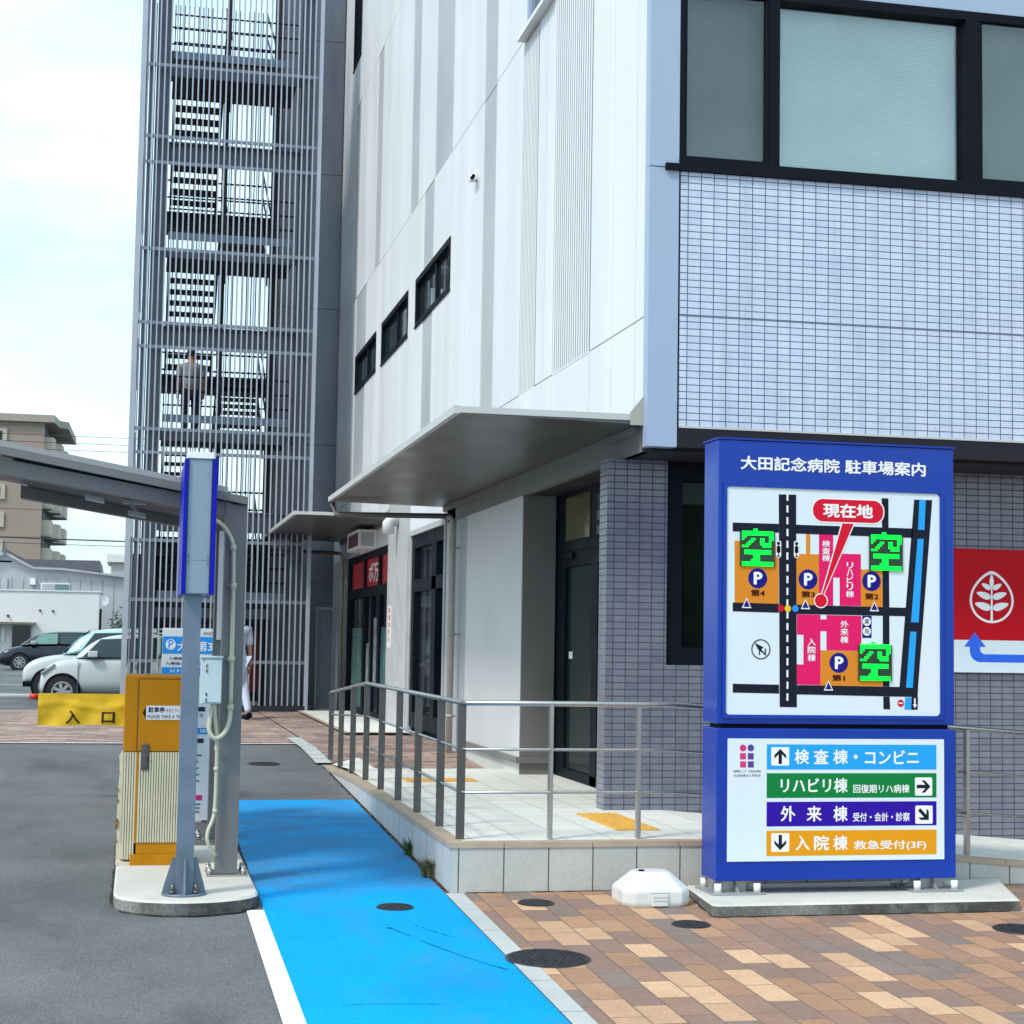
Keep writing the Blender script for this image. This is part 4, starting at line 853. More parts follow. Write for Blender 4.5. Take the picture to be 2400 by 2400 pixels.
inkG = mat('print_green', (0.004, 0.20, 0.045), 0.5, var=0, spec=0.12); inkI = mat('print_indigo', (0.028, 0.006, 0.33), 0.5, var=0, spec=0.12); inkA = mat('print_amber', (0.72, 0.30, 0.008), 0.5, var=0, spec=0.12); inkY = mat('print_yellow', (0.80, 0.50, 0.02), 0.5, var=0, spec=0.12)
inkW = mat('print_white', (0.82, 0.83, 0.85), 0.5, var=0, spec=0.12); inkD = mat('print_brown', (0.05, 0.008, 0.006), 0.5, var=0, spec=0.1); inkS = mat('print_skyblue', (0.02, 0.28, 0.85), 0.5, var=0, spec=0.12)
D0 = YF-0.0042
def layer(nm, shapes, ink, lvl, par=None):
    b = MB()
    for q in shapes: poly(b, q, D0-0.0004*lvl, 0.0004)
    if nm.startswith('map_block'): return b.each(nm, ink, par or mp_)
    return b.build(nm, ink, par or mp_)
layer('map_block_orange', UP['orange'], inkO, 1); layer('map_block_pink', UP['pink'], inkP, 1); layer('map_block_navy', UP['navy_block'], inkN, 1)
layer('map_road', UP['road'], inkK, 2); layer('map_river', UP['river'], inkB, 3)
b = MB()
for (x_, z_) in UP['dash']: b.box(x_-0.006, x_+0.006, D0-0.0016, D0-0.0012, z_-0.022, z_+0.022)
b.build('map_dashes', inkW, mp_)
pt = UP['pt']; disc = lambda b, k, r, lvl, ri=0.0: b.disc((pt[k][0], D0-0.0004*lvl, pt[k][1]), r, 'Y', 28, 0.0004, ri)
b = MB()
for k in ('P1', 'P2', 'P3', 'P4'): disc(b, k, 0.062, 3)
for k in ('t1', 't2', 't3', 't4'):
    x_, z_ = pt[k]; poly(b, [(x_-0.022, z_-0.018), (x_+0.022, z_-0.018), (x_, z_+0.026)], D0-0.0020, 0.0004)
b.each('map_symbol_navy', inkN, mp_)
b = MB()
for k in ('P1', 'P2', 'P3', 'P4'): write(b, 'P', pt[k][0]-0.022, pt[k][0]+0.026, pt[k][1]-0.036, pt[k][1]+0.036, D0-0.0022, bold=0.04)
for k in ('t1', 't2', 't3', 't4'):
    x_, z_ = pt[k]; poly(b, [(x_-0.031, z_-0.025), (x_+0.031, z_-0.025), (x_, z_+0.037)], D0-0.0014, 0.0004)
for k in ('c1', 'c2'): disc(b, k, 0.027, 3)
disc(b, 'ring', 0.046, 5, 0.040)
p = UP['pointer']; 
b.add([(p[0][0]-0.008, D0-0.0018, p[0][1]), (p[1][0]+0.008, D0-0.0018, p[1][1]), (p[2][0]+0.006, D0-0.0018, p[2][1]), (p[3][0]-0.006, D0-0.0018, p[3][1])], [(0, 1, 2, 3)])
poly(b, rrect(pt['call0'][0]-0.008, pt['call1'][0]+0.008, pt['call1'][1]-0.008, pt['call0'][1]+0.008, 0.072, 8), D0-0.0014, 0.0004)
for (t_, key) in (('検査棟', '検査棟'), ('リハビリ棟', 'リハビリ棟'), ('外来棟', '外来棟'), ('入院棟', '入院棟')):
    (xa, za), (xb, zb) = UP['txt'][key]; write_down(b, t_, xa, xb, za, zb, D0-0.0022, bold=0.02)
x_, z_ = pt['arr']; poly(b, [(x_-0.005, z_+0.03), (x_+0.005, z_+0.03), (x_+0.005, z_-0.008), (x_+0.014, z_-0.008), (x_, z_-0.032), (x_-0.014, z_-0.008), (x_-0.005, z_-0.008)], D0-0.0018, 0.0004)
for k in ('bus1', 'bus2'):
    x_, z_ = pt[k]; poly(b, rrect(x_-0.017, x_+0.017, z_-0.05, z_+0.055, 0.012), D0-0.0012, 0.0004)
(xa, za), (xb, zb) = UP['txt']['現在地']; write(b, '現在地', xa, xb, zb, za, D0-0.0030, bold=0.035)
b.each('map_print_white', inkW, mp_, near=0.012)
b = MB(); poly(b, UP['pointer'], D0-0.0022, 0.0004); poly(b, rrect(pt['call0'][0], pt['call1'][0], pt['call1'][1], pt['call0'][1], 0.066, 8), D0-0.0022, 0.0004); disc(b, 'ring', 0.040, 5); disc(b, 'red', 0.021, 5); disc(b, 'noent', 0.022, 5)
b.each('map_print_red', inkR, mp_, near=0.004)
b = MB(); disc(b, 'yel', 0.021, 5.5); b.build('map_print_yellow', inkY, mp_)
b = MB(); disc(b, 'blu', 0.021, 5); b.build('map_print_blue', inkS, mp_)
b = MB()
for t_ in ('第1', '第2', '第3', '第4'):
    (xa, za), (xb, zb) = UP['txt'][t_]; write(b, t_, xa, xb, zb, za, D0-0.0016, bold=0.04)
b.each('map_print_brown', inkD, mp_, near=0.012)
b = MB(); disc(b, 'comp', 0.062, 2, 0.055)
cx, cz_ = pt['comp']; poly(b, [(cx-0.040, cz_+0.040), (cx+0.018, cz_+0.012), (cx+0.002, cz_+0.001), (cx+0.045, cz_-0.045), (cx-0.012, cz_-0.006), (cx-0.022, cz_+0.004)], D0-0.0008, 0.0004)
write(b, 'N', cx-0.012, cx+0.032, cz_-0.035, cz_+0.005, D0-0.001, bold=0.01)
for k in ('bus1', 'bus2'):
    x_, z_ = pt[k]; b.disc((x_, D0-0.0018, z_+0.038), 0.011, 'Y', 16, 0.0004); poly(b, rrect(x_-0.012, x_+0.012, z_-0.02, z_+0.022, 0.003), D0-0.0018, 0.0004); poly(b, [(x_-0.003, z_-0.04), (x_+0.003, z_-0.04), (x_+0.003, z_+0.03), (x_-0.003, z_+0.03)], D0-0.0018, 0.0004); poly(b, [(x_-0.013, z_-0.044), (x_+0.013, z_-0.044), (x_+0.013, z_-0.038), (x_-0.013, z_-0.038)], D0-0.0018, 0.0004)
for k, ch in (('c1', '薬'), ('c2', '局')): write(b, ch, pt[k][0]-0.016, pt[k][0]+0.016, pt[k][1]-0.016, pt[k][1]+0.016, D0-0.0018)
b.each('map_print_black', inkK, mp_, near=0.006)
x_, z_ = pt['noent']; b = MB(); poly(b, [(x_-0.014, z_-0.004), (x_+0.014, z_-0.004), (x_+0.014, z_+0.004), (x_-0.014, z_+0.004)], D0-0.0026, 0.0004); b.build('map_bar_white', inkW, mp_)
b = MB(); (xa, za), (xb, zb) = UP['txt']['title1']; write(b, '大田記念病院', xa, xb, 2.640, 2.724, YF-0.003, bold=0.028)
(xa, za), (xb, zb) = UP['txt']['title2']; write(b, '駐車場案内', xa, xb, 2.640, 2.724, YF-0.003, bold=0.028); b.build('title_lettering', M_wtext, SG)
# LED vacancy displays
BM_ = ["......##........", ".##############.", ".##############.", ".##..........##.", ".#...##..##..##.", "....##...##..#..", "...##....#####..", ".###......####..", "................", "..############..", "..############..", "......###.......", "......###.......", ".....####.......", ".##############.", ".##############."]
ledG = mat('led_green', (0.0, 1.0, 0.045), 0.5, var=0, emit=0.95, spec=0.1); ledX = mat('led_board', (0.010, 0.035, 0.015), 0.4, var=0)
for (a_, b_) in UP['led']:
    xa, xb = a_[0]+0.006, b_[0]-0.006; zt, zb = a_[1]+0.022, b_[1]-0.004
    lb = MB().box(xa+0.004, xb-0.004, D0-0.010, D0-0.0025, zb, zt-0.02, bev=0.002).build('led_display', ledX, SG)
    dts = MB(); n = 16
    for r_, row in enumerate(BM_):
        for c_, ch in enumerate(row):
            if ch == '#':
                px = xa+(c_+0.5)*(xb-xa)/n; pz = zt-(r_+0.5)*(zt-zb)/n
                dts.disc((px, D0-0.0101, pz), (xb-xa)/n*0.50, 'Y', 8, 0.002)
    dts.build('led_dots', ledG, lb)
# lower direction bars
for q, ink, nm in zip(LO['bars'], (inkB, inkG, inkI, inkA), ('bar_cyan', 'bar_green', 'bar_indigo', 'bar_amber')):
    xa, xb = 3.780, 4.901; zt = (q[0][1]+q[1][1])/2; zb = (q[2][1]+q[3][1])/2
    b = MB(); b.box(xa, xb, YF-0.0111, YF-0.0106, zb, zt); b.build(nm, ink, dp_)
sq = MB(); ar = MB()
for (a_, b_), ang in zip(LO['arrow'], (90, 0, -45, -90)):
    cx, cz_ = (a_[0]+b_[0])/2, (a_[1]+b_[1])/2
    poly(sq, rrect(cx-0.058, cx+0.058, cz_-0.056, cz_+0.056, 0.008), YF-0.0112, 0.0004)
    sh = [(-0.046, -0.011), (0.012, -0.011), (-0.014, -0.038), (0.008, -0.038), (0.046, 0), (0.008, 0.038), (-0.014, 0.038), (0.012, 0.011), (-0.046, 0.011)]
    ca, sa = math.cos(R(ang)), math.sin(R(ang)); poly(ar, [(cx+u*ca-v*sa, cz_+u*sa+v*ca) for u, v in sh], YF-0.0118, 0.0004)
sq.each('arrow_field', inkW, dp_); ar.each('arrow', inkK, dp_)
b = MB()
for t_, ((xa, za), (xb, zb)) in LO['t']:
    if t_ == '・': b.disc(((xa+xb)/2, YF-0.0114, (za+zb)/2), 0.013, 'Y', 20, 0.0004); continue
    write(b, t_, xa, xb, zb, za, YF-0.0115, bold=0.024 if za-zb > 0.07 else 0.018)
b.each('direction_lettering', inkW, dp_, near=0.035)
pk = mat('logo_pink', (0.62, 0.02, 0.18), 0.4, var=0); pu = mat('logo_purple', (0.09, 0.035, 0.28), 0.4, var=0)
b1, b2 = MB(), MB()
for i, (x_, z_) in enumerate(LO['logo']):
    q = b1 if i % 2 == 0 else b2
    if i < 2: q.disc((x_, YF-0.0108, z_), 0.021, 'Y', 24, 0.0004)
    else: poly(q, [(x_-0.019, z_-0.019), (x_+0.019, z_-0.019), (x_+0.019, z_+0.019), (x_-0.019, z_+0.019)], YF-0.0108, 0.0004)
b1.build('logo_pink_marks', pk, dp_); b2.build('logo_purple_marks', pu, dp_)
b = MB(); write(b, '脳神経センター大田記念病院', 3.567, 3.741, 0.785, 0.801, YF-0.0112, bold=0); write(b, '社会医療法人祥和会', 3.567, 3.741, 0.759, 0.775, YF-0.0112, bold=0); b.build('small_print', inkK, dp_)
# feet: base plates, gussets, bolts
for cx in (3.60, 4.90):
    f = MB(); f.box(cx-0.17, cx+0.17, 9.86, 10.20, 0.053, 0.066, bev=0.002)
    f.box(cx-0.075, cx+0.075, 9.96, 10.10, 0.066, 0.15)
    for sx in (-1, 1): f.prism([(cx+sx*0.075, 0.066), (cx+sx*0.15, 0.066), (cx+sx*0.075, 0.13)], 10.025, 10.037, 'Y')
    f.add([(cx-0.006, 9.96, 0.066), (cx+0.006, 9.96, 0.066), (cx+0.006, 9.88, 0.066), (cx-0.006, 9.88, 0.066), (cx-0.006, 9.96, 0.13), (cx+0.006, 9.96, 0.13)], [(0, 3, 2, 1), (0, 4, 3), (1, 2, 5), (3, 4, 5, 2), (0, 1, 5, 4)])
    fo = f.build('foot', mat('foot_steel', (0.36, 0.36, 0.37), 0.4, metal=0.4, var=0.08), SG)
    n_ = MB()
    for sx in (-0.125, 0.125):
        for yv in (9.90, 10.16): n_.cyl((cx+sx, yv, 0.066), 0.022, 0.052, n=14)
    n_.each('bolt_cap', M_whitep, fo)
# ------------------------------------------------------------------ sign box on a steel pole (seen end-on)
PB = thing('pole_sign', 'double-sided blue sign box seen end-on atop a steel pole with gusseted base', 'sign', (0.312, 10.14, 0.068))
MB().box(0.262, 0.362, 10.09, 10.19, 0.08, 1.80).build('pole', M_galv, PB)
MB().cyl((0.312, 10.14, 0.069), 0.128, 0.012, n=36).build('base_plate', M_galv, PB)
g = MB()
for sx in (-1, 1): g.prism([(0.312+sx*0.05, 0.081), (0.312+sx*0.124, 0.081), (0.312+sx*0.118, 0.11), (0.312+sx*0.068, 0.28), (0.312+sx*0.05, 0.28)], 10.134, 10.146, 'Y')
for sy in (-1, 1): g.prism([(10.14+sy*0.05, 0.081), (10.14+sy*0.124, 0.081), (10.14+sy*0.118, 0.11), (10.14+sy*0.068, 0.28), (10.14+sy*0.05, 0.28)], 0.306, 0.318, 'X')
g.build('gusset', M_galv, PB)
bl = MB()
for a in (45, 135, 225, 315): bl.cyl((0.312+0.093*math.cos(R(a)), 10.14+0.093*math.sin(R(a)), 0.081), 0.011, 0.055, n=10).cyl((0.312+0.093*math.cos(R(a)), 10.14+0.093*math.sin(R(a)), 0.081), 0.018, 0.018, n=6)
bl.each('bolt', M_steeld, PB, near=0.003)
MB().box(0.262, 0.403, 10.04, 10.94, 1.80, 2.590, bev=0.008).build('sign_box', mat('box_grey', (0.235, 0.30, 0.375), 0.42, var=0.05, scale=2, metal=0.2), PB)
BB = mat('box_blue', (0.001, 0.004, 0.36), 0.4, var=0.03, coat=0.0, spec=0.2)
MB().box(0.240, 0.261, 10.02, 10.96, 1.80, 2.588, bev=0.003).box(0.404, 0.430, 10.02, 10.96, 1.80, 2.592, bev=0.003).build('side_panel', BB, PB)
MB().box(0.255, 0.410, 10.03, 10.95, 2.590, 2.628, bev=0.004).build('cap', M_whitep, PB)
k = MB(); k.box(0.264, 0.401, 10.0395, 10.041, 1.994, 1.998)
for x_ in (0.278, 0.387):
    for z_ in (1.982, 2.02): k.cyl((x_, 10.034, z_), 0.006, 0.006, 'Y', 10)
k.box(0.275, 0.288, 10.0385, 10.0405, 2.50, 2.504).box(0.372, 0.385, 10.0385, 10.0405, 2.50, 2.504)
k.build('cover_screws', M_galv, PB)

# ------------------------------------------------------------------ cantilever shelter over the ticket machine
SH = thing('shelter', 'dark grey cantilever shelter with sloping roof over the ticket machine', 'shelter', (0.6, 10.95, 0.068))
M_sh = mat('shelter_paint', (0.155, 0.153, 0.155), 0.42, var=0.05, scale=3, metal=0.2); M_shl = mat('shelter_gutter', (0.30, 0.30, 0.31), 0.4, var=0.05, metal=0.3); M_shu = mat('shelter_soffit', (0.030, 0.036, 0.055), 0.5, var=0.05)
def rsl(x_): return 2.395+(0.65-x_)*0.173          # underside line of the gutter along the slope
for yv in (10.90, 12.80):
    ox = 0.0 if yv < 12 else 0.028
    MB().prism([(0.525+ox, 0.082), (0.66+ox, 0.082), (0.66+ox, 2.395), (0.525+ox, 2.395)], yv, yv+0.16, 'Y').build('post', M_sh, SH)
    b = MB(); b.box(0.47, 0.715, yv-0.05, yv+0.21, 0.068, 0.08)
    for x_ in (0.488, 0.697):
        for dy in (-0.025, 0.185): b.cyl((x_, yv+dy, 0.08), 0.017, 0.035, n=12).cyl((x_, yv+dy, 0.115), 0.017, 0.014, n=12, r2=0.006)
    b.build('base_plate', M_steel, SH)
    MB().prism([(0.525, rsl(0.525)-0.085), (0.525, rsl(0.525)-0.004), (-0.86, rsl(-0.86)-0.020), (-0.86, rsl(-0.86)-0.115)], yv+0.01, yv+0.15, 'Y').build('beam', M_sh, SH)
m = MB(); m.prism([(0.66, rsl(0.66)), (0.66, rsl(0.66)+0.048), (-1.25, rsl(-1.25)+0.048), (-1.25, rsl(-1.25))], 10.84, 13.02, 'Y'); m.build('roof', M_sh, SH)
m = MB(); m.prism([(0.535, rsl(0.535)+0.049), (0.535, rsl(0.535)+0.085), (-1.25, rsl(-1.25)+0.085), (-1.25, rsl(-1.25)+0.049)], 10.84, 13.0, 'Y'); m.build('roof_edge', M_shl, SH)
m = MB(); m.prism([(0.52, rsl(0.52)-0.03), (0.52, rsl(0.52)-0.001), (-0.80, rsl(-0.80)-0.001), (-0.80, rsl(-0.80)-0.03)], 11.08, 12.78, 'Y'); m.build('soffit', M_shu, SH)
for (x_, yv) in ((-0.34, 11.35), (-0.07, 12.0)):
    l_ = MB(); z_ = rsl(x_)-0.03; l_.box(x_-0.05, x_+0.10, yv-0.05, yv+0.05, z_-0.028, z_-0.002).prism([(x_-0.01, z_-0.03), (x_+0.02, z_-0.03), (x_+0.06, z_-0.09), (x_+0.03, z_-0.09)], yv-0.01, yv+0.01, 'Y')
    l_.add([(x_-0.02, yv-0.06, z_-0.075), (x_+0.10, yv-0.06, z_-0.095), (x_+0.10, yv+0.06, z_-0.095), (x_-0.02, yv+0.06, z_-0.075), (x_-0.015, yv-0.06, z_-0.105), (x_+0.105, yv-0.06, z_-0.125), (x_+0.105, yv+0.06, z_-0.125), (x_-0.015, yv+0.06, z_-0.105)],
           [(0, 3, 2, 1), (4, 5, 6, 7), (0, 1, 5, 4), (1, 2, 6, 5), (2, 3, 7, 6), (3, 0, 4, 7)])
    l_.build('floodlight', mat('lamp_grey', (0.42, 0.45, 0.48), 0.35, var=0.1, metal=0.3), SH)
MB().box(0.572, 0.622, 12.74, 12.785, 1.535, 2.34).build('strip_light', mat('strip_pale', (0.66, 0.64, 0.66), 0.35, var=0.06), SH)
# meter box and conduits fixed to the post
EB = thing('meter_box', 'pale grey electric box strapped to the shelter post', 'electric box', (0.46, 10.8, 1.14))
Mb = mat('meter_grey', (0.50, 0.60, 0.64), 0.45, var=0.03)
MB().box(0.396, 0.524, 10.75, 10.89, 1.142, 1.425, bev=0.004).build('case', Mb, EB); MB().box(0.420, 0.521, 10.738, 10.752, 1.150, 1.408, bev=0.003).build('door', Mb, EB)
MB().box(0.388, 0.53, 10.735, 10.892, 1.424, 1.436, bev=0.003).build('hood', Mb, EB)
k = MB()
for z_ in (1.375, 1.345, 1.20, 1.165): k.box(0.426, 0.434, 10.733, 10.739, z_-0.01, z_+0.01)
k.each('hinge', M_steeld, EB, near=0.03)
CN = mat('conduit_cream', (0.50, 0.49, 0.37), 0.5, var=0.05, scale=8)
cb = thing('conduit', 'cream conduit looping from the sign box down the shelter post', 'conduit', (0.58, 10.86, 0.2))
def arc(pts, n=8):
    """smooth line through the points (Catmull-Rom)"""
    P = [Vector(p) for p in pts]; P = [P[0]*2-P[1]]+P+[P[-1]*2-P[-2]]; o = []
    for i in range(1, len(P)-2):
        for j in range(n):
            t = j/n; o.append(0.5*((2*P[i])+(-P[i-1]+P[i+1])*t+(2*P[i-1]-5*P[i]+4*P[i+1]-P[i+2])*t*t+(-P[i-1]+3*P[i]-3*P[i+1]+P[i+2])*t**3))
    o.append(P[-2]); return o
MB().tube(arc([(0.40, 10.6, 2.275), (0.47, 10.72, 2.270), (0.53, 10.83, 2.225), (0.572, 10.86, 2.14), (0.580, 10.86, 2.0), (0.586, 10.86, 1.62), (0.588, 10.86, 1.12)]), 0.0145, 12).build('upper_pipe', CN, cb)
MB().tube(arc([(0.588, 10.86, 1.13), (0.583, 10.85, 1.03), (0.550, 10.83, 0.955), (0.495, 10.80, 0.925), (0.458, 10.80, 0.975), (0.462, 10.81, 1.06), (0.478, 10.82, 1.145)]), 0.0145, 12).build('loop_pipe', CN, cb)
MB().tube(arc([(0.487, 10.82, 1.145), (0.492, 10.82, 1.06), (0.508, 10.84, 0.92), (0.512, 10.86, 0.70), (0.506, 10.86, 0.46), (0.470, 10.84, 0.35), (0.472, 10.84, 0.28), (0.520, 10.87, 0.20)]), 0.0115, 12).build('lower_pipe', CN, cb)
k = MB()
for (x_, z_) in ((0.575, 2.10), (0.583, 1.86), (0.586, 1.40), (0.588, 1.10)): k.cyl((x_, 10.86, z_), 0.021, 0.035, n=14)
for z_ in (0.85, 0.72, 0.46): k.cyl((0.510, 10.86, z_), 0.0155, 0.025, n=12)
for z_ in (1.88, 1.41): k.box(0.555, 0.585, 10.875, 10.90, z_, z_+0.012)
k.each('coupling', CN, cb, near=0.003)

# ------------------------------------------------------------------ ticket machine
TM = thing('ticket_machine', 'orange and cream parking ticket machine with ribbed lower door', 'ticket machine', (0.17, 11.65, 0.068))
M_or = mat('machine_orange', (0.44, 0.182, 0.001), 0.45, var=0.09, scale=4, coat=0.0, spec=0.2); M_cr = mat('machine_cream', (0.62, 0.58, 0.44), 0.5, var=0.07, scale=5)
M_rust = mat('rust', (0.20, 0.075, 0.02), 0.85, var=0.4, scale=25, bump=0.5)
MB().box(-0.064, 0.40, 11.452, 11.90, 0.80, 1.298, bev=0.006).build('upper_body', M_or, TM)
MB().box(-0.055, 0.39, 11.4655, 11.88, 0.20, 0.80).build('lower_body', mat('cream_groove', (0.30, 0.265, 0.165), 0.7, var=0.05), TM)
r_ = MB()
for i in range(5): r_.box(-0.054+i*0.0165, -0.054+i*0.0165+0.0105, 11.456, 11.4655, 0.105, 0.797)
r_.box(-0.056, 0.030, 11.47, 11.62, 0.105, 0.20); r_.build('ribbed_side', M_cr, TM)
MB().box(0.026, 0.385, 11.445, 11.47, 0.803, 1.272, bev=0.004).build('upper_door', M_or, TM)
r_ = MB()
MB().box(0.036, 0.385, 11.453, 11.4655, 0.212, 0.799).build('door_sheet', mat('cream_groove', (0.30, 0.265, 0.165)), TM)
for i in range(21): r_.box(0.040+i*0.0165, 0.040+i*0.0165+0.0105, 11.441, 11.453, 0.214, 0.797)
r_.build('ribbed_door', M_cr, TM)
MB().box(0.022, 0.036, 11.448, 11.47, 0.135, 0.80).box(0.022, 0.39, 11.448, 11.47, 0.140, 0.210).build('door_frame', M_or, TM)
MB().box(0.0, 0.38, 11.44, 11.86, 0.068, 0.138, bev=0.003).build('plinth', M_or, TM)
MB().box(0.0195, 0.0262, 11.4445, 11.47, 0.80, 1.274).box(0.0262, 0.385, 11.4445, 11.47, 1.2725, 1.277).build('door_gap', mat('gap_brown', (0.13, 0.045, 0.004), 0.6, var=0), TM)
h_ = MB(); h_.box(0.053, 0.100, 11.43, 11.445, 0.682, 0.852, bev=0.006).box(0.062, 0.091, 11.424, 11.431, 0.70, 0.78, bev=0.003); h_.build('handle', M_steeld, TM)
lb = MB().box(0.075, 0.372, 11.4425, 11.4445, 1.008, 1.100).build('label_plate', mat('label_silver', (0.62, 0.64, 0.68), 0.4, var=0.03), TM)
b = MB(); write(b, '駐車券', 0.090, 0.194, 1.056, 1.090, 11.4420, bold=0.04); write(b, 'をおとりください', 0.203, 0.345, 1.057, 1.079, 11.4420, bold=0.01); write(b, 'PLEASE TAKE A TICKET', 0.085, 0.352, 1.018, 1.040, 11.4420, bold=0.015)
b.build('lettering', mat('print_navyblack', (0.01, 0.012, 0.06), 0.5, var=0), TM)
b = MB(); poly(b, [(0.053, 1.054), (0.073, 1.092), (0.073, 1.016)], 11.4445, 0.0015); b.build('arrow', M_black, TM)
# battered edge guard with rust
rg = MB(); rnd = random.Random(4); zz = 0.09; prev = -0.092
pts_l = []
while zz < 0.81:
    pts_l.append((-0.088-0.006*rnd.random()+0.010*(zz-0.1), zz)); zz += 0.045
poly_ = pts_l+[(-0.060, 0.812), (-0.058, 0.09)]
rg.prism(poly_, 11.52, 11.60, 'Y'); rg.box(-0.09, 0.0, 11.46, 11.62, 0.069, 0.090); rg.build('edge_guard', M_cr, TM)
rg = MB()
for (z_, w_, h_) in ((0.33, 0.020, 0.075), (0.48, 0.008, 0.03), (0.55, 0.007, 0.025), (0.66, 0.006, 0.03), (0.22, 0.006, 0.025)):
    rg.add([(-0.088-w_*0.5, 11.515, z_-h_/2), (-0.088+w_*0.35, 11.513, z_-h_*0.35), (-0.088+w_*0.5, 11.513, z_+h_*0.2), (-0.088, 11.515, z_+h_/2), (-0.088-w_*0.6, 11.53, z_)], [(0, 1, 2, 3, 4)])
rg.each('rust_patch', M_rust, TM)

# ------------------------------------------------------------------ barrier with its banner
BR = thing('barrier_gate', 'white barrier arm with red tip band and yellow entrance banner', 'barrier', (0.2, 15.0, 0.15))
MB().box(-0.02, 0.30, 14.85, 15.2, 0.16, 1.12, bev=0.01).build('housing', M_or, BR)
MB().tube([(-3.2, 15.0, 1.028), (-0.871, 15.0, 1.030)], 0.021, 12).tube([(-0.797, 15.0, 1.030), (0.1, 15.0, 1.034)], 0.021, 12).build('arm', M_whitep, BR)
MB().tube([(-0.870, 15.0, 1.030), (-0.798, 15.0, 1.030)], 0.0225, 12).build('red_band', mat('signal_red', (0.65, 0.03, 0.015), 0.4, var=0.03), BR)
bm = MB(); nx, nz_ = 40, 12; vs = []
for i in range(nx+1):
    for j in range(nz_+1):
        u, v = i/nx, j/nz_; x_ = -0.797+u*0.86; z_ = 1.058-v*(0.268+0.006*math.sin(u*9))
        yv = 14.972-0.012*math.sin(u*17+v*4)*v-0.010*math.exp(-((v-0.38+0.10*math.sin(u*8))/0.06)**2)
        vs.append((x_, yv, z_))
fs_ = [(i*(nz_+1)+j, (i+1)*(nz_+1)+j, (i+1)*(nz_+1)+j+1, i*(nz_+1)+j+1) for i in range(nx) for j in range(nz_)]
M_ban = mat('banner_yellow', (0.76, 0.47, 0.010), 0.6, var=0.14, scale=6)
bn = bm.add(vs, fs_, True).build('banner', M_ban, BR, fix=False)
def on_banner(mb, ch, x0, x1, z0, z1):
    k = len(mb.v); write(mb, ch, x0, x1, z0, z1, 0, bold=0.03)
    for q in range(k, len(mb.v)):
        x_, _, z_ = mb.v[q]; u = (x_+0.797)/0.86; v = (1.058-z_)/0.27
        yv = 14.972-0.012*math.sin(u*17+v*4)*v-0.010*math.exp(-((v-0.38+0.10*math.sin(u*8))/0.06)**2)
        mb.v[q] = (x_, yv-0.004+_, z_)
b = MB(); on_banner(b, '入', -0.564, -0.453, 0.806, 0.914); on_banner(b, '口', -0.268, -0.165, 0.812, 0.902); on_banner(b, '専', -0.082, 0.02, 0.81, 0.91)
b.each('lettering', mat('banner_ink', (0.035, 0.008, 0.006), 0.6, var=0), bn, near=0.02)

# ------------------------------------------------------------------ tall price sign behind the pole
PS = thing('price_sign', 'tall narrow white and blue parking price board behind the pole', 'sign', (0.39, 13.7, 0.068))
MB().box(0.197, 0.592, 13.70, 13.76, 0.118, 1.620, bev=0.003).build('board', mat('board_white', (0.70, 0.74, 0.78), 0.4, var=0.03), PS)
MB().box(0.25, 0.54, 13.69, 13.80, 0.069, 0.118).build('foot', M_conc, PS)
cy = mat('board_blue', (0.005, 0.27, 0.78), 0.4, var=0.02)
MB().box(0.198, 0.591, 13.6975, 13.6995, 1.421, 1.555).box(0.198, 0.591, 13.6975, 13.6995, 1.245, 1.313).box(0.40, 0.566, 13.6975, 13.6995, 0.79, 0.84).each('blue_field', cy, PS)
b = MB(); b.disc((0.262, 13.697, 1.491), 0.042, 'Y', 28, 0.001, sx=0.92); write(b, '大', 0.314, 0.392, 1.442, 1.515, 13.6965, bold=0.02); write(b, '第3', 0.462, 0.586, 1.440, 1.520, 13.6965, bold=0.02); write(b, '24', 0.262, 0.30, 1.274, 1.296, 13.6965); write(b, 'ｈ', 0.32, 0.36, 1.274, 1.296, 13.6965); write(b, '00', 0.51, 0.555, 0.802, 0.83, 13.6965)
b.each('white_lettering', M_wtext, PS, near=0.03)
b = MB(); write(b, 'P', 0.246, 0.282, 1.457, 1.527, 13.6955, bold=0.01); b.build('parking_mark', cy, PS)
b = MB(); write(b, 'ANO', 0.512, 0.588, 1.569, 1.596, 13.6965, bold=0); write(b, '入庫後、3時間', 0.250, 0.48, 1.373, 1.394, 13.6965, bold=0.02); write(b, '入庫後24時間毎', 0.224, 0.50, 1.333, 1.355, 13.6965, bold=0.02); write(b, '円', 0.505, 0.528, 0.920, 0.950, 13.6965); b.box(0.45, 0.544, 13.6965, 13.698, 0.969, 1.004); b.box(0.45, 0.540, 13.6965, 13.698, 0.722, 0.757)
b.each('navy_print', mat('print_navyblack', (0.01, 0.012, 0.06)), PS, near=0.015)
b = MB(); b.box(0.44, 0.54, 13.6965, 13.698, 0.276, 0.317); b.build('pink_print', pk, PS)
b = MB()
for z_ in (0.62, 0.57, 0.52, 0.47, 0.42, 0.24, 0.21, 0.18): b.box(0.44, 0.50+0.03*((z_*37) % 1), 13.6965, 13.698, z_, z_+0.012)
b.build('small_print', M_galv, PS)

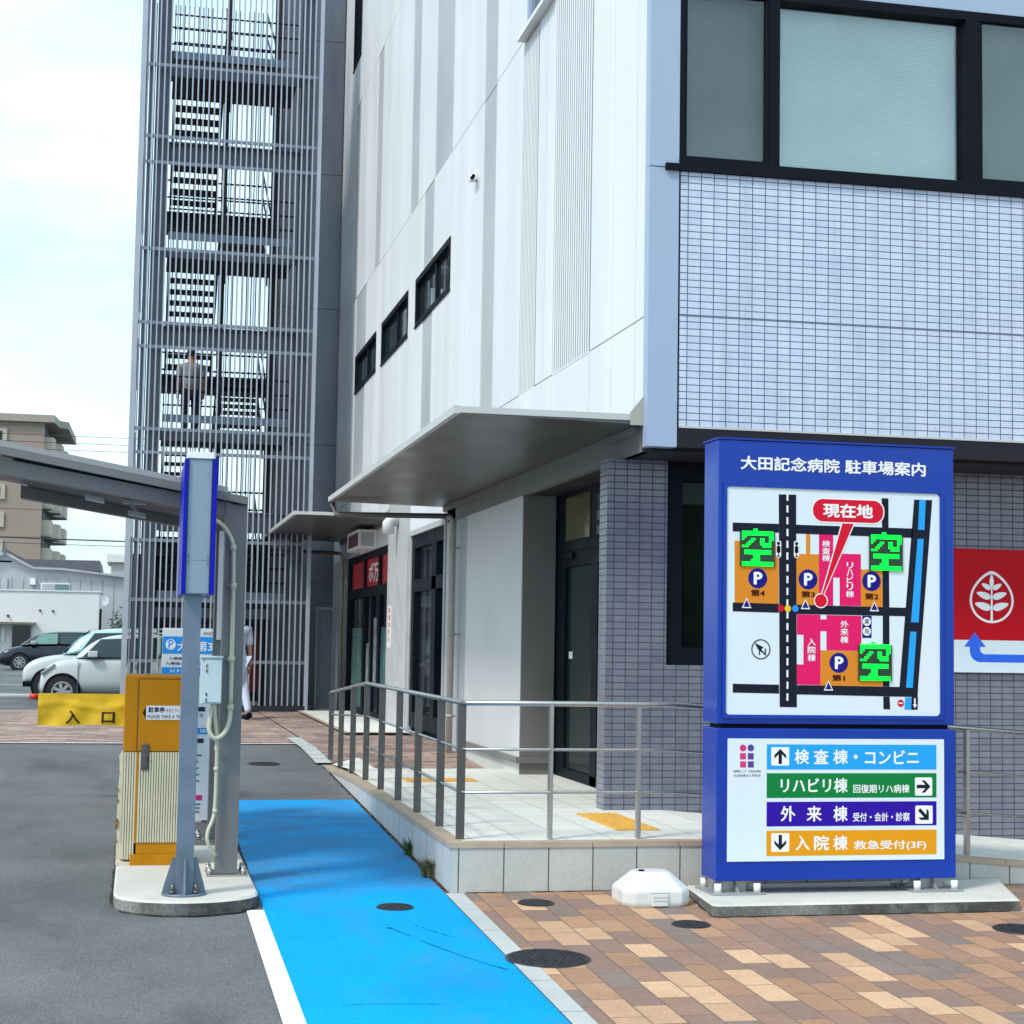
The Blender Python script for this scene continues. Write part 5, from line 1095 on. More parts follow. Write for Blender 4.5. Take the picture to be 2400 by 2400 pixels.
# ------------------------------------------------------------------ white water ballast weight
BW = thing('ballast_weight', 'white plastic water-filled ballast weight beside the sign slab', 'ballast weight', (3.12, 10.0, 0.0))
M_pl = mat('white_plastic', (0.66, 0.66, 0.655), 0.42, var=0.05, scale=6)
def octo(cx, cy, hx, hy, ch): return [(cx-hx+ch, cy-hy), (cx+hx-ch, cy-hy), (cx+hx, cy-hy+ch), (cx+hx, cy+hy-ch), (cx+hx-ch, cy+hy), (cx-hx+ch, cy+hy), (cx-hx, cy+hy-ch), (cx-hx, cy-hy+ch)]
lv = [(0.195, 0.165, 0.06, -0.004), (0.212, 0.18, 0.065, 0.02), (0.212, 0.18, 0.065, 0.098), (0.205, 0.172, 0.063, 0.108), (0.112, 0.09, 0.035, 0.195), (0.10, 0.08, 0.03, 0.202)]
v_ = []; 
for hx, hy, ch, z_ in lv: v_ += [(a, c_, z_-0.012) for a, c_ in octo(3.055, 10.09, hx, hy, ch)]
f_ = [tuple(range(8))[::-1], tuple(range(40, 48))]+[(l*8+i, l*8+(i+1) % 8, l*8+8+(i+1) % 8, l*8+8+i) for l in range(5) for i in range(8)]
ob = MB().add(v_, f_).build('tank', M_pl, BW)
bmod = ob.modifiers.new('bevel', 'BEVEL'); bmod.width = 0.022; bmod.segments = 3; bmod.limit_method = 'ANGLE'; bmod.angle_limit = R(20)
MB().box(3.01, 3.11, 9.897, 9.915, 0.0, 0.072, bev=0.004).build('grip', M_pl, BW)
MB().box(3.005, 3.115, 9.905, 9.916, 0.074, 0.079).box(3.013, 3.107, 9.8955, 9.8985, 0.05, 0.054).box(3.013, 3.107, 9.8955, 9.8985, 0.03, 0.034).build('grip_slot', mat('shadow_grey', (0.40, 0.40, 0.41), 0.6, var=0), BW)
MB().cyl((2.985, 10.05, 0.19), 0.018, 0.008, n=16).build('filler_cap', M_black, BW)
for ch in BW.children: ch.location = (0.035, -0.06, -0.002)

# ------------------------------------------------------------------ manhole covers
def manhole(x_, yv, r, label, dz=0.008):
    z = gz(yv)+dz; o = thing('manhole_cover', label, 'manhole cover', (x_, yv, z), 'round iron manhole covers')
    k = 0.033 if yv < KY else 0
    def tilt(m): m.v = [(a, b_, c_+k*(b_-yv)) for a, b_, c_ in m.v]; return m
    m = MB(); m.cyl((x_, yv, z-0.01), r, 0.014, n=40); tilt(m).build('lid', M_iron, o)
    m = MB(); m.disc((x_, yv, z+0.0042), r*1.0, 'Z', 40, 0.003, r*0.93)
    rr = random.Random(int(x_*100))
    n = int(r/0.025)
    for i in range(-n, n+1):
        for j in range(-n, n+1):
            px, py = i*0.028+(j % 2)*0.014, j*0.028
            if px*px+py*py < (r*0.88)**2: m.box(x_+px-0.008, x_+px+0.008, yv+py-0.008, yv+py+0.008, z+0.004, z+0.0075)
    tilt(m).build('tread_pattern', M_iron, o)
    m = MB(); m.disc((x_, yv, z+0.001), r*1.07, 'Z', 40, 0.002, r*1.005); tilt(m).build('ring', M_steeld if r > 0.15 else M_iron, o)
manhole(2.10, 8.57, 0.205, 'largest round manhole cover, half over the pale kerb strip')
manhole(2.385, 10.06, 0.105, 'small round cover in the pavers just below the ramp corner')
manhole(3.12, 9.34, 0.105, 'small round cover in the pavers in front of the white ballast weight')
manhole(1.53, 10.03, 0.103, 'small round cover set in the blue lane', 0.004)
manhole(1.33, 17.95, 0.16, 'far flat cover in the asphalt beyond the blue lane', 0.002)
manhole(4.98, 9.02, 0.14, 'small round cover at the right edge in the pavers')

# ------------------------------------------------------------------ red wall sign with leaf emblem
RS = thing('wall_sign', 'red and white wall sign with leaf emblem and blue bent arrow', 'sign', (6.9, 12.36, 1.38))
MB().box(6.272, 8.10, 12.345, 12.375, 1.630, 2.350).build('red_panel', mat('sign_red', (0.50, 0.002, 0.012), 0.5, var=0.03, spec=0.15), RS)
MB().box(6.274, 8.10, 12.345, 12.375, 1.376, 1.6295).build('white_panel', PW, RS)
b = MB(); cx = 6.596
def drop(s):
    p = []
    for i in range(37):
        a = -90+i*10; t = R(a)
        x_ = math.cos(t); z_ = math.sin(t)
        r_ = 1.0
        if z_ > 0: x_ *= (1-z_**2.2*0.35); z_ *= 1.28
        p.append((cx+x_*0.190*s, 1.940+(-0.03 if s < 1 else 0)*0+z_*0.180*s+0.005))
    return p[:-1]
o_, i_ = drop(1.0), drop(0.90)
o_ = [(x_, z_ if z_ < 2.16 else 2.16+(z_-2.16)*1.1) for x_, z_ in o_]
n = len(o_); b.add([(x_, 12.3445, z_) for x_, z_ in o_]+[(x_, 12.3445, z_) for x_, z_ in i_], [(i, (i+1) % n, n+(i+1) % n, n+i) for i in range(n)])
def leaf(x_, z_, L_, w_, ang):
    ca, sa = math.cos(R(ang)), math.sin(R(ang)); p = []
    for i in range(20):
        t = 2*math.pi*i/20; u = (1-math.cos(t))/2*L_; v = math.sin(t)*w_*(0.75+0.25*math.cos(t))
        p.append((x_+u*ca-v*sa, 12.3442, z_+u*sa+v*ca))
    b.add(p, [tuple(range(20))])
leaf(cx, 2.05, 0.10, 0.024, 90)
for sg in (0, 1):
    for (zz, L_, w_, an) in ((2.035, 0.085, 0.026, 28), (1.965, 0.125, 0.034, 18), (1.880, 0.140, 0.038, 16)):
        leaf(cx+(0.010 if sg == 0 else -0.010), zz, L_, w_, an if sg == 0 else 180-an)
b.add([(cx-0.006, 12.3440, 2.05), (cx+0.006, 12.3440, 2.05), (cx+0.009, 12.3440, 1.775), (cx-0.012, 12.3440, 1.775)], [(0, 1, 2, 3)])
b.build('leaf_emblem', M_wtext, RS)
b = MB(); pa = [(6.449, 1.690), (6.357, 1.577), (6.405, 1.577)]
for i in range(9): pa.append((6.495-0.09*math.cos(R(90*i/8)), 1.545-0.088*math.sin(R(90*i/8))))
pa += [(8.05, 1.457), (8.05, 1.520)]
for i in range(7): pa.append((6.535-0.042*math.sin(R(90*i/6)), 1.560-0.040*math.cos(R(90*i/6))))
pa += [(6.493, 1.577), (6.543, 1.577)]
b.prism(pa, 12.3448, 12.344, 'Y'); b.build('blue_arrow', mat('arrow_blue', (0.01, 0.11, 0.72), 0.35, var=0), RS)

# ------------------------------------------------------------------ small things on the side wall
SC = thing('wall_camera', 'small white security camera bracketed on the white side wall', 'camera', (3.54, 18.40, 6.75))
MB().box(3.53, 3.558, 18.36, 18.44, 6.70, 6.82, bev=0.004).build('bracket', M_whitep, SC); MB().cyl((3.485, 18.22, 6.71), 0.020, 0.10, 'Y', 14).build('lens', M_black, SC); MB().box(3.475, 3.53, 18.32, 18.46, 6.70, 6.755, bev=0.004).build('camera_body', M_whitep, SC)
LS = thing('projecting_sign', 'box sign with white edges and dull red face above the shop door', 'sign', (3.42, 26.6, 2.95))
f = MB(); X0, X1, Y0, Y1, Z0, Z1 = 3.27, 3.555, 25.95, 27.35, 2.955, 3.245; e = 0.04
for (xa, xb) in ((X0, X0+e), (X1-e, X1)):
    for (ya, yb) in ((Y0, Y0+e), (Y1-e, Y1)): f.box(xa, xb, ya, yb, Z0+e, Z1-e)
f.box(X0, X1, Y0, Y1, Z0, Z0+e).box(X0, X1, Y0, Y1, Z1-e, Z1); f.build('frame', M_whitep, LS)
MB().box(X0+0.01, X0+0.03, Y0+e, Y1-e, Z0+e, Z1-e).build('red_face', mat('dull_red', (0.10, 0.02, 0.025), 0.5, var=0.2, scale=8), LS); MB().box(X0+e, X1-e, Y0+0.01, Y0+0.03, Z0+e, Z1-e).build('grey_face', M_accent, LS)
PT = thing('wall_poster', 'narrow white notice with red letters stuck to the pier beside the shop', 'notice', (3.52, 24.2, 1.7))
MB().box(3.525, 3.529, 24.08, 24.40, 1.45, 2.05).build('sheet', M_whitep, PT)
b = MB()
for i, ch in enumerate('薬調剤受付'): write(b, ch, 24.32, 24.17, 1.94-i*0.105, 2.02-i*0.105, 3.5235, 'X')
b.build('lettering', inkR, PT)

# ------------------------------------------------------------------ weeds at the foot of the ramp wall
def weed(name, label, x_, yv, z_, mt, n, h, spread, seed, lean=0.4):
    o = thing(name, label, 'weed', (x_, yv, z_), 'weeds along the ramp wall'); rnd = random.Random(seed); b = MB()
    for i in range(n):
        a = rnd.uniform(0, 2*math.pi); L_ = h*rnd.uniform(0.45, 1); w_ = rnd.uniform(0.003, 0.006); r0 = rnd.uniform(0, spread*0.4)
        bx, by = x_-abs(r0*math.cos(a)), yv+r0*math.sin(a); dx, dy = -abs(math.cos(a))*lean*L_, math.sin(a)*lean*L_*1.3
        pts = [Vector((bx+dx*t*t, by+dy*t*t, z_+L_*t*(1-0.25*t))) for t in (0, 0.35, 0.7, 1)]
        sv = Vector((-math.sin(a), math.cos(a), 0))*w_
        vs = []
        for p_, k in zip(pts, (1, 1.1, 0.8, 0.1)): vs += [p_-sv*k, p_+sv*k]
        b.add(vs, [(0, 1, 3, 2), (2, 3, 5, 4), (4, 5, 7, 6)])
    b.build('blades', mt, o)
    c = MB()
    for i in range(n//2):
        a = rnd.uniform(0, 2*math.pi); q = Vector((x_-abs(rnd.gauss(0, spread*0.5)), yv+rnd.gauss(0, spread*0.7), z_+rnd.uniform(0.004, h*0.35)))
        u = Vector((math.cos(a), math.sin(a), rnd.uniform(-.3, .5)))*0.018; v = Vector((-math.sin(a), math.cos(a), 0))*0.008
        c.add([q, q+u*0.5+v, q+u, q+u*0.5-v], [(0, 1, 2, 3)])
    c.build('leaves', M_greenl if mt is M_greenl else M_dry, o)
weed('weed', 'green weed sprouting at the foot of the ramp wall', 1.925, 11.95, gz(11.95), M_greenl, 45, 0.17, 0.13, 1)
weed('weed', 'withered brown weed clump near the ramp wall corner', 1.925, 11.05, gz(11.05), M_dry, 90, 0.19, 0.17, 2)

# ------------------------------------------------------------------ cars
M_tyre = mat('tyre', (0.015, 0.015, 0.017), 0.8, var=0.1); M_rim = mat('rim', (0.42, 0.43, 0.45), 0.3, metal=0.8, var=0.05); M_carglass = mat('car_glass', (0.015, 0.045, 0.045), 0.05, var=0.15, scale=2, spec=0.8)
def car(label, x0, yv, prof, roof, hw, body_m, wheels, wr, gz0, roof_m=None, cat='car'):
    """car heading to -X; prof = (x, z_belt) along the body from nose to tail, roof = (x, z) of the cabin; hw half width"""
    o = thing('parked_car', label, cat, (x0, yv, gz0), 'cars parked beyond the tower')
    st = prof; vs = []; n = 6
    for (x_, zb, zt, k) in st:
        h = hw*k
        for (a, z_) in ((-0.90, zb), (-1.0, zb+(zt-zb)*0.35), (-0.97, zt-0.05), (-0.84, zt), (0.84, zt), (0.97, zt-0.05), (1.0, zb+(zt-zb)*0.35), (0.90, zb)):
            vs.append((x_, yv+a*h, z_))
    m = 8; L_ = len(st)
    fs = [(i*m+j, i*m+(j+1) % m, (i+1)*m+(j+1) % m, (i+1)*m+j) for i in range(L_-1) for j in range(m)]+[tuple(range(m)), tuple(range((L_-1)*m, L_*m))[::-1]]
    b = MB().add(vs, fs, True).build('body', body_m, o)
    ms = b.modifiers.new('sub', 'SUBSURF'); ms.levels = 2; ms.render_levels = 2
    # cabin
    vs = []
    for (x_, zlo, zhi, k) in roof:
        for (a, z_) in ((-0.95, zlo), (-0.93, zlo+(zhi-zlo)*0.25), (-0.80*k, zhi-0.06), (-0.66*k, zhi), (0.66*k, zhi), (0.80*k, zhi-0.06), (0.93, zlo+(zhi-zlo)*0.25), (0.95, zlo)): vs.append((x_, yv+a*hw, z_))
    L_ = len(roof); fs = [(i*m+j, i*m+(j+1) % m, (i+1)*m+(j+1) % m, (i+1)*m+j) for i in range(L_-1) for j in range(m)]+[tuple(range(m)), tuple(range((L_-1)*m, L_*m))[::-1]]
    c = MB().add(vs, fs, True).build('cabin', roof_m or body_m, o); ms = c.modifiers.new('sub', 'SUBSURF'); ms.levels = 2; ms.render_levels = 2
    # side glass and windscreen follow the cabin, slightly proud
    def side_q(xa, xb, za0, za1, zb0, zb1):
        q = MB()
        q.add([(xa, yv-hw*0.955, za0), (xb, yv-hw*0.955, zb0), (xb, yv-hw*0.84, zb1), (xa, yv-hw*0.84, za1), (xa, yv-hw*0.935, za0), (xb, yv-hw*0.935, zb0), (xb, yv-hw*0.82, zb1), (xa, yv-hw*0.82, za1)], [(0, 1, 2, 3), (4, 7, 6, 5), (0, 4, 5, 1), (1, 5, 6, 2), (2, 6, 7, 3), (3, 7, 4, 0)]); return q
    return o, side_q
def wheel(o, x_, yv, zc, r, hw):
    t = MB().cyl((x_, yv-hw*1.0, zc), r, 0.18, 'Y', 32).build('wheel', M_tyre, o)
    q = MB(); q.disc((x_, yv-hw*1.0-0.002, zc), r*0.66, 'Y', 28, 0.01, r*0.56)
    for i in range(7):
        a = 2*math.pi*i/7; d = Vector((math.cos(a), math.sin(a))); p_ = Vector((-d.y, d.x))
        P = [d*r*0.08+p_*0.022, d*r*0.60+p_*0.03, d*r*0.60-p_*0.03, d*r*0.08-p_*0.022]
        q.prism([(x_+c_.x, zc+c_.y) for c_ in P], yv-hw-0.002, yv-hw-0.012, 'Y')
    q.disc((x_, yv-hw-0.012, zc), r*0.14, 'Y', 16, 0.004); q.build('rim', M_rim, t)
    MB().cyl((x_, yv-hw*0.985, zc+0.01), r*1.16, 0.05, 'Y', 32).build('wheel_arch', M_black, o)
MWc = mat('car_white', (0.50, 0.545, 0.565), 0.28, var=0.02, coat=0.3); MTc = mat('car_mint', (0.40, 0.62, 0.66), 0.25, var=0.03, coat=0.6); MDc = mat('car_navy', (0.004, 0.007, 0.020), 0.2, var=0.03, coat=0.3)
hw = 0.72; yv = 31.75
o, sq = car('white hatchback parked beyond the barrier arm', 0.1, yv, [(-1.66, 0.50, 0.78, 0.86), (-1.60, 0.48, 0.96, 0.95), (-1.40, 0.47, 1.10, 1), (-1.02, 0.47, 1.165, 1), (0.4, 0.47, 1.20, 1), (1.6, 0.48, 1.20, 1), (1.78, 0.55, 1.12, 0.92)],
        [(-1.08, 1.14, 1.16, 1), (-0.78, 1.14, 1.46, 1), (-0.45, 1.14, 1.575, 1), (0.3, 1.14, 1.62, 1), (1.3, 1.14, 1.58, 1), (1.7, 1.14, 1.25, 0.95)], hw, MWc, None, 0.27, 0.3)
g_ = sq(-0.78, 0.35, 1.17, 1.40, 1.19, 1.535); g_.v[0] = (-0.93, g_.v[0][1], g_.v[0][2]); g_.v[4] = (-0.93, g_.v[4][1], g_.v[4][2]); g_.v[3] = (-0.62, g_.v[3][1], 1.49); g_.v[7] = (-0.62, g_.v[7][1], 1.49); g_.build('side_window', M_carglass, o)
sq(0.42, 1.25, 1.19, 1.535, 1.20, 1.50).build('side_window', M_carglass, o)
MB().box(-0.83, -0.66, yv-hw-0.10, yv-hw*0.93, 1.17, 1.28, bev=0.02).build('mirror', MWc, o)
MB().box(-0.10, 0.06, yv-hw-0.02, yv-hw+0.01, 1.045, 1.068).build('door_handle', MWc, o)
MB().box(-1.0, -0.992, yv-hw-0.003, yv-hw+0.02, 0.55, 1.12).box(0.36, 0.368, yv-hw-0.003, yv-hw+0.02, 0.55, 1.15).each('door_gap', M_galv, o)
MB().prism([(-1.63, 0.90), (-1.40, 1.05), (-1.42, 0.99), (-1.62, 0.86)], yv-hw*0.99, yv-hw*0.6, 'Y').build('headlight', M_rim, o)
wheel(o, -1.255, yv, 0.56, 0.275, hw); wheel(o, 1.15, yv, 0.56, 0.275, hw)
hw = 0.80; yv = 34.6
o, sq = car('pale mint car with glare painted white on its nose behind the white hatchback', -0.3, yv, [(-2.14, 0.62, 0.86, 0.84), (-2.06, 0.56, 1.00, 0.95), (-1.85, 0.54, 1.12, 1), (-1.36, 0.52, 1.20, 1), (0.4, 0.52, 1.26, 1), (1.9, 0.54, 1.22, 1), (2.05, 0.6, 1.1, 0.9)],
        [(-1.42, 1.17, 1.19, 1), (-1.10, 1.17, 1.52, 1), (-0.85, 1.17, 1.69, 1), (0.3, 1.17, 1.735, 1), (1.5, 1.17, 1.70, 1), (1.9, 1.17, 1.3, .95)], hw, MWc, None, 0.3, 0.3, roof_m=MTc)  # white body colour stands for glare on the mint paint
g_ = sq(-1.05, 0.4, 1.24, 1.50, 1.27, 1.63); g_.v[3] = (-0.80, g_.v[3][1], 1.60); g_.v[7] = (-0.80, g_.v[7][1], 1.60); g_.build('side_window', M_carglass, o)
MB().add([(-1.38, yv-0.66, 1.215), (-1.38, yv+0.66, 1.215), (-0.90, yv+0.52, 1.66), (-0.90, yv-0.52, 1.66)], [(0, 1, 2, 3)]).build('windscreen', mat('screen_teal', (0.10, 0.34, 0.36), 0.08, var=0.1, spec=0.8), o)
MB().box(-2.10, -1.9, yv-hw*0.98, yv-hw*0.7, 0.56, 0.66).build('fog_lamp', M_black, o)
wheel(o, -1.62, yv, 0.58, 0.29, hw); wheel(o, 1.35, yv, 0.58, 0.29, hw)
hw = 0.92; yv = 62.9
o, sq = car('dark navy minivan parked across the far side of the lot', -2.3, yv, [(-4.72, 0.52, 0.80, 0.86), (-4.62, 0.44, 0.98, 0.95), (-4.3, 0.42, 1.10, 1), (-3.75, 0.42, 1.20, 1), (-2.5, 0.42, 1.26, 1), (-0.4, 0.42, 1.26, 1), (-0.2, 0.5, 1.15, .93)],
        [(-4.05, 1.15, 1.17, 1), (-3.62, 1.15, 1.48, 1), (-3.25, 1.15, 1.66, 1), (-2.2, 1.15, 1.71, 1), (-0.7, 1.15, 1.66, 1), (-0.35, 1.15, 1.3, .95)], hw, MDc, None, 0.3, 0.3)
g_ = sq(-3.62, -2.72, 1.22, 1.44, 1.24, 1.60); g_.v[3] = (-3.30, g_.v[3][1], 1.58); g_.v[7] = (-3.30, g_.v[7][1], 1.58); g_.build('side_window', mat('van_glass', (0.16, 0.30, 0.24), 0.1, var=0.1, spec=0.7), o)
sq(-2.62, -0.9, 1.24, 1.60, 1.24, 1.58).build('side_window', M_carglass, o)
MB().box(-3.62, -3.42, yv-hw-0.14, yv-hw*0.95, 1.20, 1.34, bev=0.03).build('mirror', M_rim, o)
wheel(o, -3.98, yv, 0.58, 0.30, hw); wheel(o, -1.2, yv, 0.58, 0.30, hw)

# ------------------------------------------------------------------ buildings beyond
MWb = mat('render_white', (0.70, 0.70, 0.70), 0.7, var=0.02, scale=0.6); MRoof = mat('tile_roof_grey', (0.10, 0.105, 0.125), 0.5, var=0.12, scale=6, stretch=(0.3, 3, 3)); MHouse = mat('grey_siding', (0.42, 0.425, 0.46), 0.7, var=0.05, scale=0.4, stretch=(2, 2, .3))
B = thing('white_shed', 'low plain white flat-roofed building behind the parked minivan', 'building', (-8, 78, 0.3))
MB().box(-20, -1.62, 75, 83, 0.3, 3.40).build('wall', MWb, B); MB().box(-20, -1.55, 74.95, 83.05, 3.40, 3.46).build('parapet', MWb, B)
MB().box(-20, -4.2, 74.2, 75, 1.98, 2.07).build('awning', mat('awning_brown', (0.20, 0.16, 0.14), 0.6), B)
MB().box(-5.15, -4.40, 74.93, 75, 1.0, 1.92).build('window', M_glassdark, B); MB().box(-6.9, -5.7, 74.93, 75, 0.6, 1.92).build('window', M_glassdark, B)
MB().box(-5.56, -5.46, 74.9, 75, 1.2, 1.9).build('pipe', M_whitep, B)
MB().cyl((-4.05, 74.93, 2.58), 0.045, 0.07, 'Y', 12).cyl((-3.52, 74.93, 2.57), 0.045, 0.07, 'Y', 12).cyl((-5.35, 74.9, 2.33), 0.05, 0.1, 'Y', 12).each('vent', M_black, B)
MB().cyl((-1.45, 75.1, 3.05), 0.23, 0.5, 'Y', 20).build('satellite_dish', M_whitep, B)
MB().box(-1.6, -1.50, 74.95, 75.05, 0.9, 2.7).build('downpipe', M_char, B)
H = thing('grey_house', 'grey sided house with dark tiled gable roof behind the white shed', 'house', (-3, 88, 0.3))
MB().prism([(-9.0, 0.3), (-0.55, 0.3), (-0.55, 4.45), (-3.6, 4.72), (-4.94, 4.76), (-6.3, 5.48), (-9.0, 4.2)], 85, 93, 'Y').build('wall', MHouse, H)
g_ = MB()
for i in range(16): g_.box(-8.6+i*0.53, -8.575+i*0.53, 84.985, 85.0, 0.3, 4.3)
g_.build('siding_joint', mat('joint_grey', (0.25, 0.255, 0.28), 0.7), H)
rf = [(-9.4, 4.10), (-6.31, 5.56), (-5.75, 5.22), (-4.94, 4.80), (-3.6, 4.78), (-0.35, 4.46), (-0.35, 4.36), (-3.6, 4.68), (-4.98, 4.70), (-6.31, 5.38), (-9.4, 3.95)]
MB().prism(rf, 84.7, 85.6, 'Y').build('verge', mat('verge_grey', (0.36, 0.36, 0.40), 0.6), H)
MB().prism([(-9.3, 4.20), (-6.31, 5.62), (-5.4, 5.20), (-1.88, 5.22), (-1.80, 4.68), (-4.9, 4.84)], 85.6, 92.5, 'Y').build('roof', MRoof, H)
MB().cyl((-6.31, 84.6, 5.56), 0.13, 1.2, 'Y', 12).build('ridge_cap', MRoof, H)
MB().box(-7.4, -6.0, 84.97, 85, 5.0, 5.08).build('gable_vent', M_char, H)
w_ = MB().box(-4.60, -3.25, 84.93, 85, 3.42, 4.05).build('window', M_whitep, H); MB().box(-4.54, -3.95, 84.915, 84.93, 3.45, 4.0).build('pane', M_accent, w_); MB().box(-3.93, -3.28, 84.915, 84.93, 3.45, 4.0).build('pane', M_teal, w_)
MB().box(-6.45, -6.15, 84.93, 85, 3.5, 4.25).build('window', M_accent, H); MB().box(-5.10, -4.85, 84.8, 85, 3.95, 4.25).build('vent_hood', M_whitep, H)
MB().box(-0.62, -0.55, 84.9, 85, 0.5, 4.3).build('downpipe', M_whitep, H)
B2 = thing('small_block', 'small beige block with flat roof peeping over the grey house', 'building', (-1, 102, 0.3))
MB().box(-1.62, 2.0, 102, 108, 0.3, 5.85).build('wall', mat('beige_render', (0.50, 0.48, 0.42), 0.7, var=0.04), B2); MB().box(-1.85, 2.2, 101.7, 108.2, 5.85, 6.30).build('roof', MWb, B2); MB().box(-1.45, -0.3, 101.95, 102, 4.7, 5.5).build('window', M_accent, B2)
A = thing('apartment_block', 'tall brown apartment block with stacked curved balconies', 'building', (-20, 186, 0.3))
def sc(x_, z_): return (x_*1.2, 1.55+(z_-1.55)*1.2)
MAp = mat('apartment_tile', (0.31, 0.245, 0.20), 0.7, var=0.05, scale=0.3); MAb = mat('balcony_beige', (0.46, 0.395, 0.32), 0.7, var=0.04); MAt = mat('apartment_cornice', (0.34, 0.285, 0.255), 0.7, var=0.04)
MB().box(-36, -9.93, 180, 200, 0.3, 23.3).build('wall', MAp, A)
MB().prism([(-36.5, 180-0.6), (-8.98, 180-0.6), (-8.6, 184), (-7.75, 185), (-7.5, 200), (-36.5, 200)], 23.3, 24.05, 'Z').build('cornice', MAt, A)
jn = MB()
for k in range(8): jn.box(-36, -9.92, 179.97, 180, 2.9+k*2.86, 2.98+k*2.86)
jn.build('floor_joint', mat('joint_brown', (0.24, 0.20, 0.18), 0.8), A)
for k in range(8):
    zb = 23.3-2.86*(k+1)+0.02
    if zb < -1: continue
    sl_ = [(-9.93, 180.6), (-9.1, 180.6), (-8.9, 182.5), (-9.5, 184), (-9.4, 186), (-8.5, 187), (-8.35, 189.5), (-9.3, 191), (-9.2, 193), (-8.2, 194), (-8.1, 198), (-9.93, 199)]
    MB().prism(sl_, zb-0.25, zb, 'Z').build('balcony_slab', MAt, A)
    pr_ = MB()
    for a, c_ in zip(sl_[:-1], sl_[1:]):
        d = Vector((c_[0]-a[0], c_[1]-a[1], 0)); nn = Vector((-d.y, d.x, 0)).normalized()*0.12
        pr_.add([(a[0], a[1], zb), (c_[0], c_[1], zb), (c_[0]+nn.x, c_[1]+nn.y, zb), (a[0]+nn.x, a[1]+nn.y, zb), (a[0], a[1], zb+1.42), (c_[0], c_[1], zb+1.42), (c_[0]+nn.x, c_[1]+nn.y, zb+1.42), (a[0]+nn.x, a[1]+nn.y, zb+1.42)], [(0, 3, 2, 1), (4, 5, 6, 7), (0, 1, 5, 4), (1, 2, 6, 5), (2, 3, 7, 6), (3, 0, 4, 7)])
    pr_.build('balcony_parapet', MAb, A)
    f = MB(); zc = zb+0.9; f.box(-15.2, -13.62, 179.8, 180, zc-0.35, zc+1.2); fw2 = f.build('window', MAb, A); MB().box(-15.0, -14.1, 179.74, 179.8, zc-0.05, zc+0.9).build('pane', M_glassdark, fw2)
MB().box(-9.95, -9.86, 180.7, 198, 0.5, 23.2).build('balcony_shade', M_towerd, A)  # dark sheet painting in the deep shade of the balcony recesses
# buildings seen in slices through the tower
B3 = thing('distant_house', 'pale low house seen in slices through the stair tower', 'building', (3, 120, 0.3))
MB().box(0.5, 14, 120, 130, 0.3, 5.6).build('wall', mat('pale_render', (0.62, 0.62, 0.60), 0.7, var=0.05), B3); MB().prism([(0.2, 5.6), (14.3, 5.6), (14.3, 5.9), (0.2, 5.9)], 119.6, 130.4, 'Y').build('roof', MRoof, B3)
MB().box(3, 4.5, 119.95, 120, 2.5, 4).build('window', M_glassdark, B3)
# ------------------------------------------------------------------ overhead cables
def cable(name, label, pts, r):
    a, b_ = Vector(pts[0]), Vector(pts[1]); P = []
    for i in range(25):
        t = i/24; p_ = a.lerp(b_, t); p_.z -= pts[2]*4*t*(1-t); P.append(p_)
    o = MB().tube(P, r, 6).build(name, mat('cable_black', (0.03, 0.03, 0.035), 0.6, var=0), None); tag(o, label, 'cable', 'overhead cables'); recentre(o, pts[0])
cable('power_cable', 'topmost thin overhead cable left of the stair tower', ((-22, 60, 8.5), (22, 60, 8.55), 0.15), 0.010)
cable('power_cable', 'second thin overhead cable from the top left of the stair tower', ((-22, 60, 8.25), (22, 60, 8.33), 0.16), 0.010)
cable('power_cable', 'third thin overhead cable just above the shelter roof', ((-22, 60, 8.05), (22, 60, 8.12), 0.2), 0.010)
cable('power_cable', 'thick low overhead cable crossing in front of the brown apartment block', ((-22, 60, 5.3), (22, 60, 5.1), 0.4), 0.022)
cable('power_cable', 'thin low overhead cable just beneath the thick one', ((-22, 60, 5.1), (22, 60, 4.95), 0.4), 0.010)
# small bush in front of the grey house
o = thing('shrub', 'dark leafy shrub in front of the grey house wall', 'shrub', (-0.75, 80, 0.3)); rnd = random.Random(9); b = MB()
MB().tube([(-0.75, 80, 0.3), (-0.72, 80, 1.2), (-0.8, 80, 2.0)], 0.04, 6, rs=[.05, .035, .015]).build('stem', M_dry, o)
for i in range(420):
    p_ = Vector((-0.78+rnd.gauss(0, .24), 80+rnd.gauss(0, .25), 1.75+rnd.gauss(0, .42))); a = rnd.uniform(0, 6.28); u = Vector((math.cos(a), math.sin(a)*.5, rnd.uniform(-.6, .6)))*0.07; v = Vector((-math.sin(a), .3, math.cos(a)))*0.035
    b.add([p_-u, p_+v, p_+u, p_-v], [(0, 1, 2, 3)])
b.build('leaves', M_greenl, o)

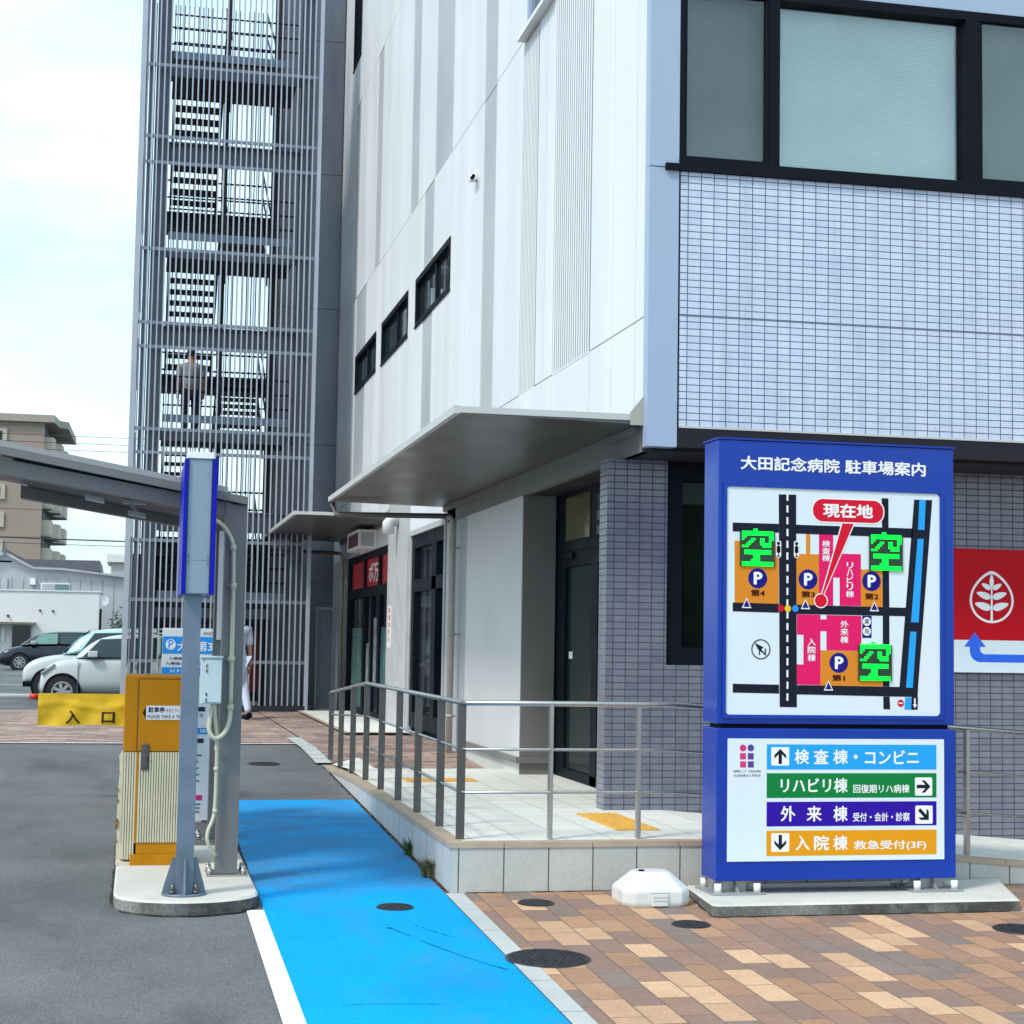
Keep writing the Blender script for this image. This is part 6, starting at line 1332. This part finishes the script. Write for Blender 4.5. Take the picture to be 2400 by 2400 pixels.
# dark scuffs on the blue lane paint
m = MB(); rnd = random.Random(12)
def scuff(p0, p1, bend, w_):
    P = []
    for i in range(14):
        t = i/13; x_ = p0[0]+(p1[0]-p0[0])*t; y_ = p0[1]+(p1[1]-p0[1])*t+bend*4*t*(1-t); P.append((x_, y_))
    for i, (a, b_) in enumerate(zip(P, P[1:])):
        if rnd.random() < 0.12: continue
        d = Vector((b_[0]-a[0], b_[1]-a[1])).normalized(); nn = Vector((-d.y, d.x))*w_*rnd.uniform(0.5, 1.0)
        m.add([(a[0]-nn.x, a[1]-nn.y, gz(a[1])+0.0065), (b_[0]-nn.x, b_[1]-nn.y, gz(b_[1])+0.0065), (b_[0]+nn.x, b_[1]+nn.y, gz(b_[1])+0.0065), (a[0]+nn.x, a[1]+nn.y, gz(a[1])+0.0065)], [(0, 1, 2, 3)])
scuff((1.42, 9.42), (1.88, 8.30), -0.10, 0.004); scuff((1.55, 9.55), (1.72, 9.15), -0.03, 0.003); scuff((1.1, 13.9), (1.7, 13.8), 0.05, 0.004); scuff((0.95, 7.75), (1.45, 7.7), 0.02, 0.003)
m.disc((1.41, 9.43, gz(9.43)+0.0045), 0.016, 'Z', 10, 0.002)
struct('lane_scuff', m, mat('scuff_navy', (0.006, 0.06, 0.22), 0.9, var=0.3, scale=40, spec=0.1))

# dirt and painted contact shadow along the feet of walls and slabs
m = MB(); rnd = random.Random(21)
def grime_shade(path, side, w0, w1, dz):
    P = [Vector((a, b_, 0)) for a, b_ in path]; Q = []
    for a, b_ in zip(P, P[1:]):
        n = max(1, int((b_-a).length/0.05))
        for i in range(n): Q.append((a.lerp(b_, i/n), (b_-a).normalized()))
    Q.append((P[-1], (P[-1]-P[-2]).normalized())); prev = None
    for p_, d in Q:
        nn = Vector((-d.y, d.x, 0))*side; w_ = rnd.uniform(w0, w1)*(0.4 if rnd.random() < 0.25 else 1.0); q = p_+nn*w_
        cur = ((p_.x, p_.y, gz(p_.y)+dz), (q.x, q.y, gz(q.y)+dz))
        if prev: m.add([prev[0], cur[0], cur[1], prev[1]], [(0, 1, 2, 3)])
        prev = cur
grime_shade([(2.03, 10.429), (7.2, 10.429)], -1, 0.006, 0.022, 0.0125)
grime_shade([(1.929, 10.44), (1.929, 17.7)], 1, 0.006, 0.028, 0.0085)
grime_shade([(-0.086, 13.8), (-0.086, 10.25)]+isl[2:-2]+[(0.746, 10.25), (0.746, 13.8)], -1, 0.006, 0.024, 0.0085)
grime_shade([(5.60, 10.40), (5.275, 9.54), (3.352, 9.53), (3.322, 9.56), (3.41, 10.32)], 1, 0.005, 0.018, 0.0125)
struct('grime_shade', m, mat('grime_shade_dark', (0.045, 0.042, 0.038), 0.95, var=0.35, scale=30, spec=0.1))
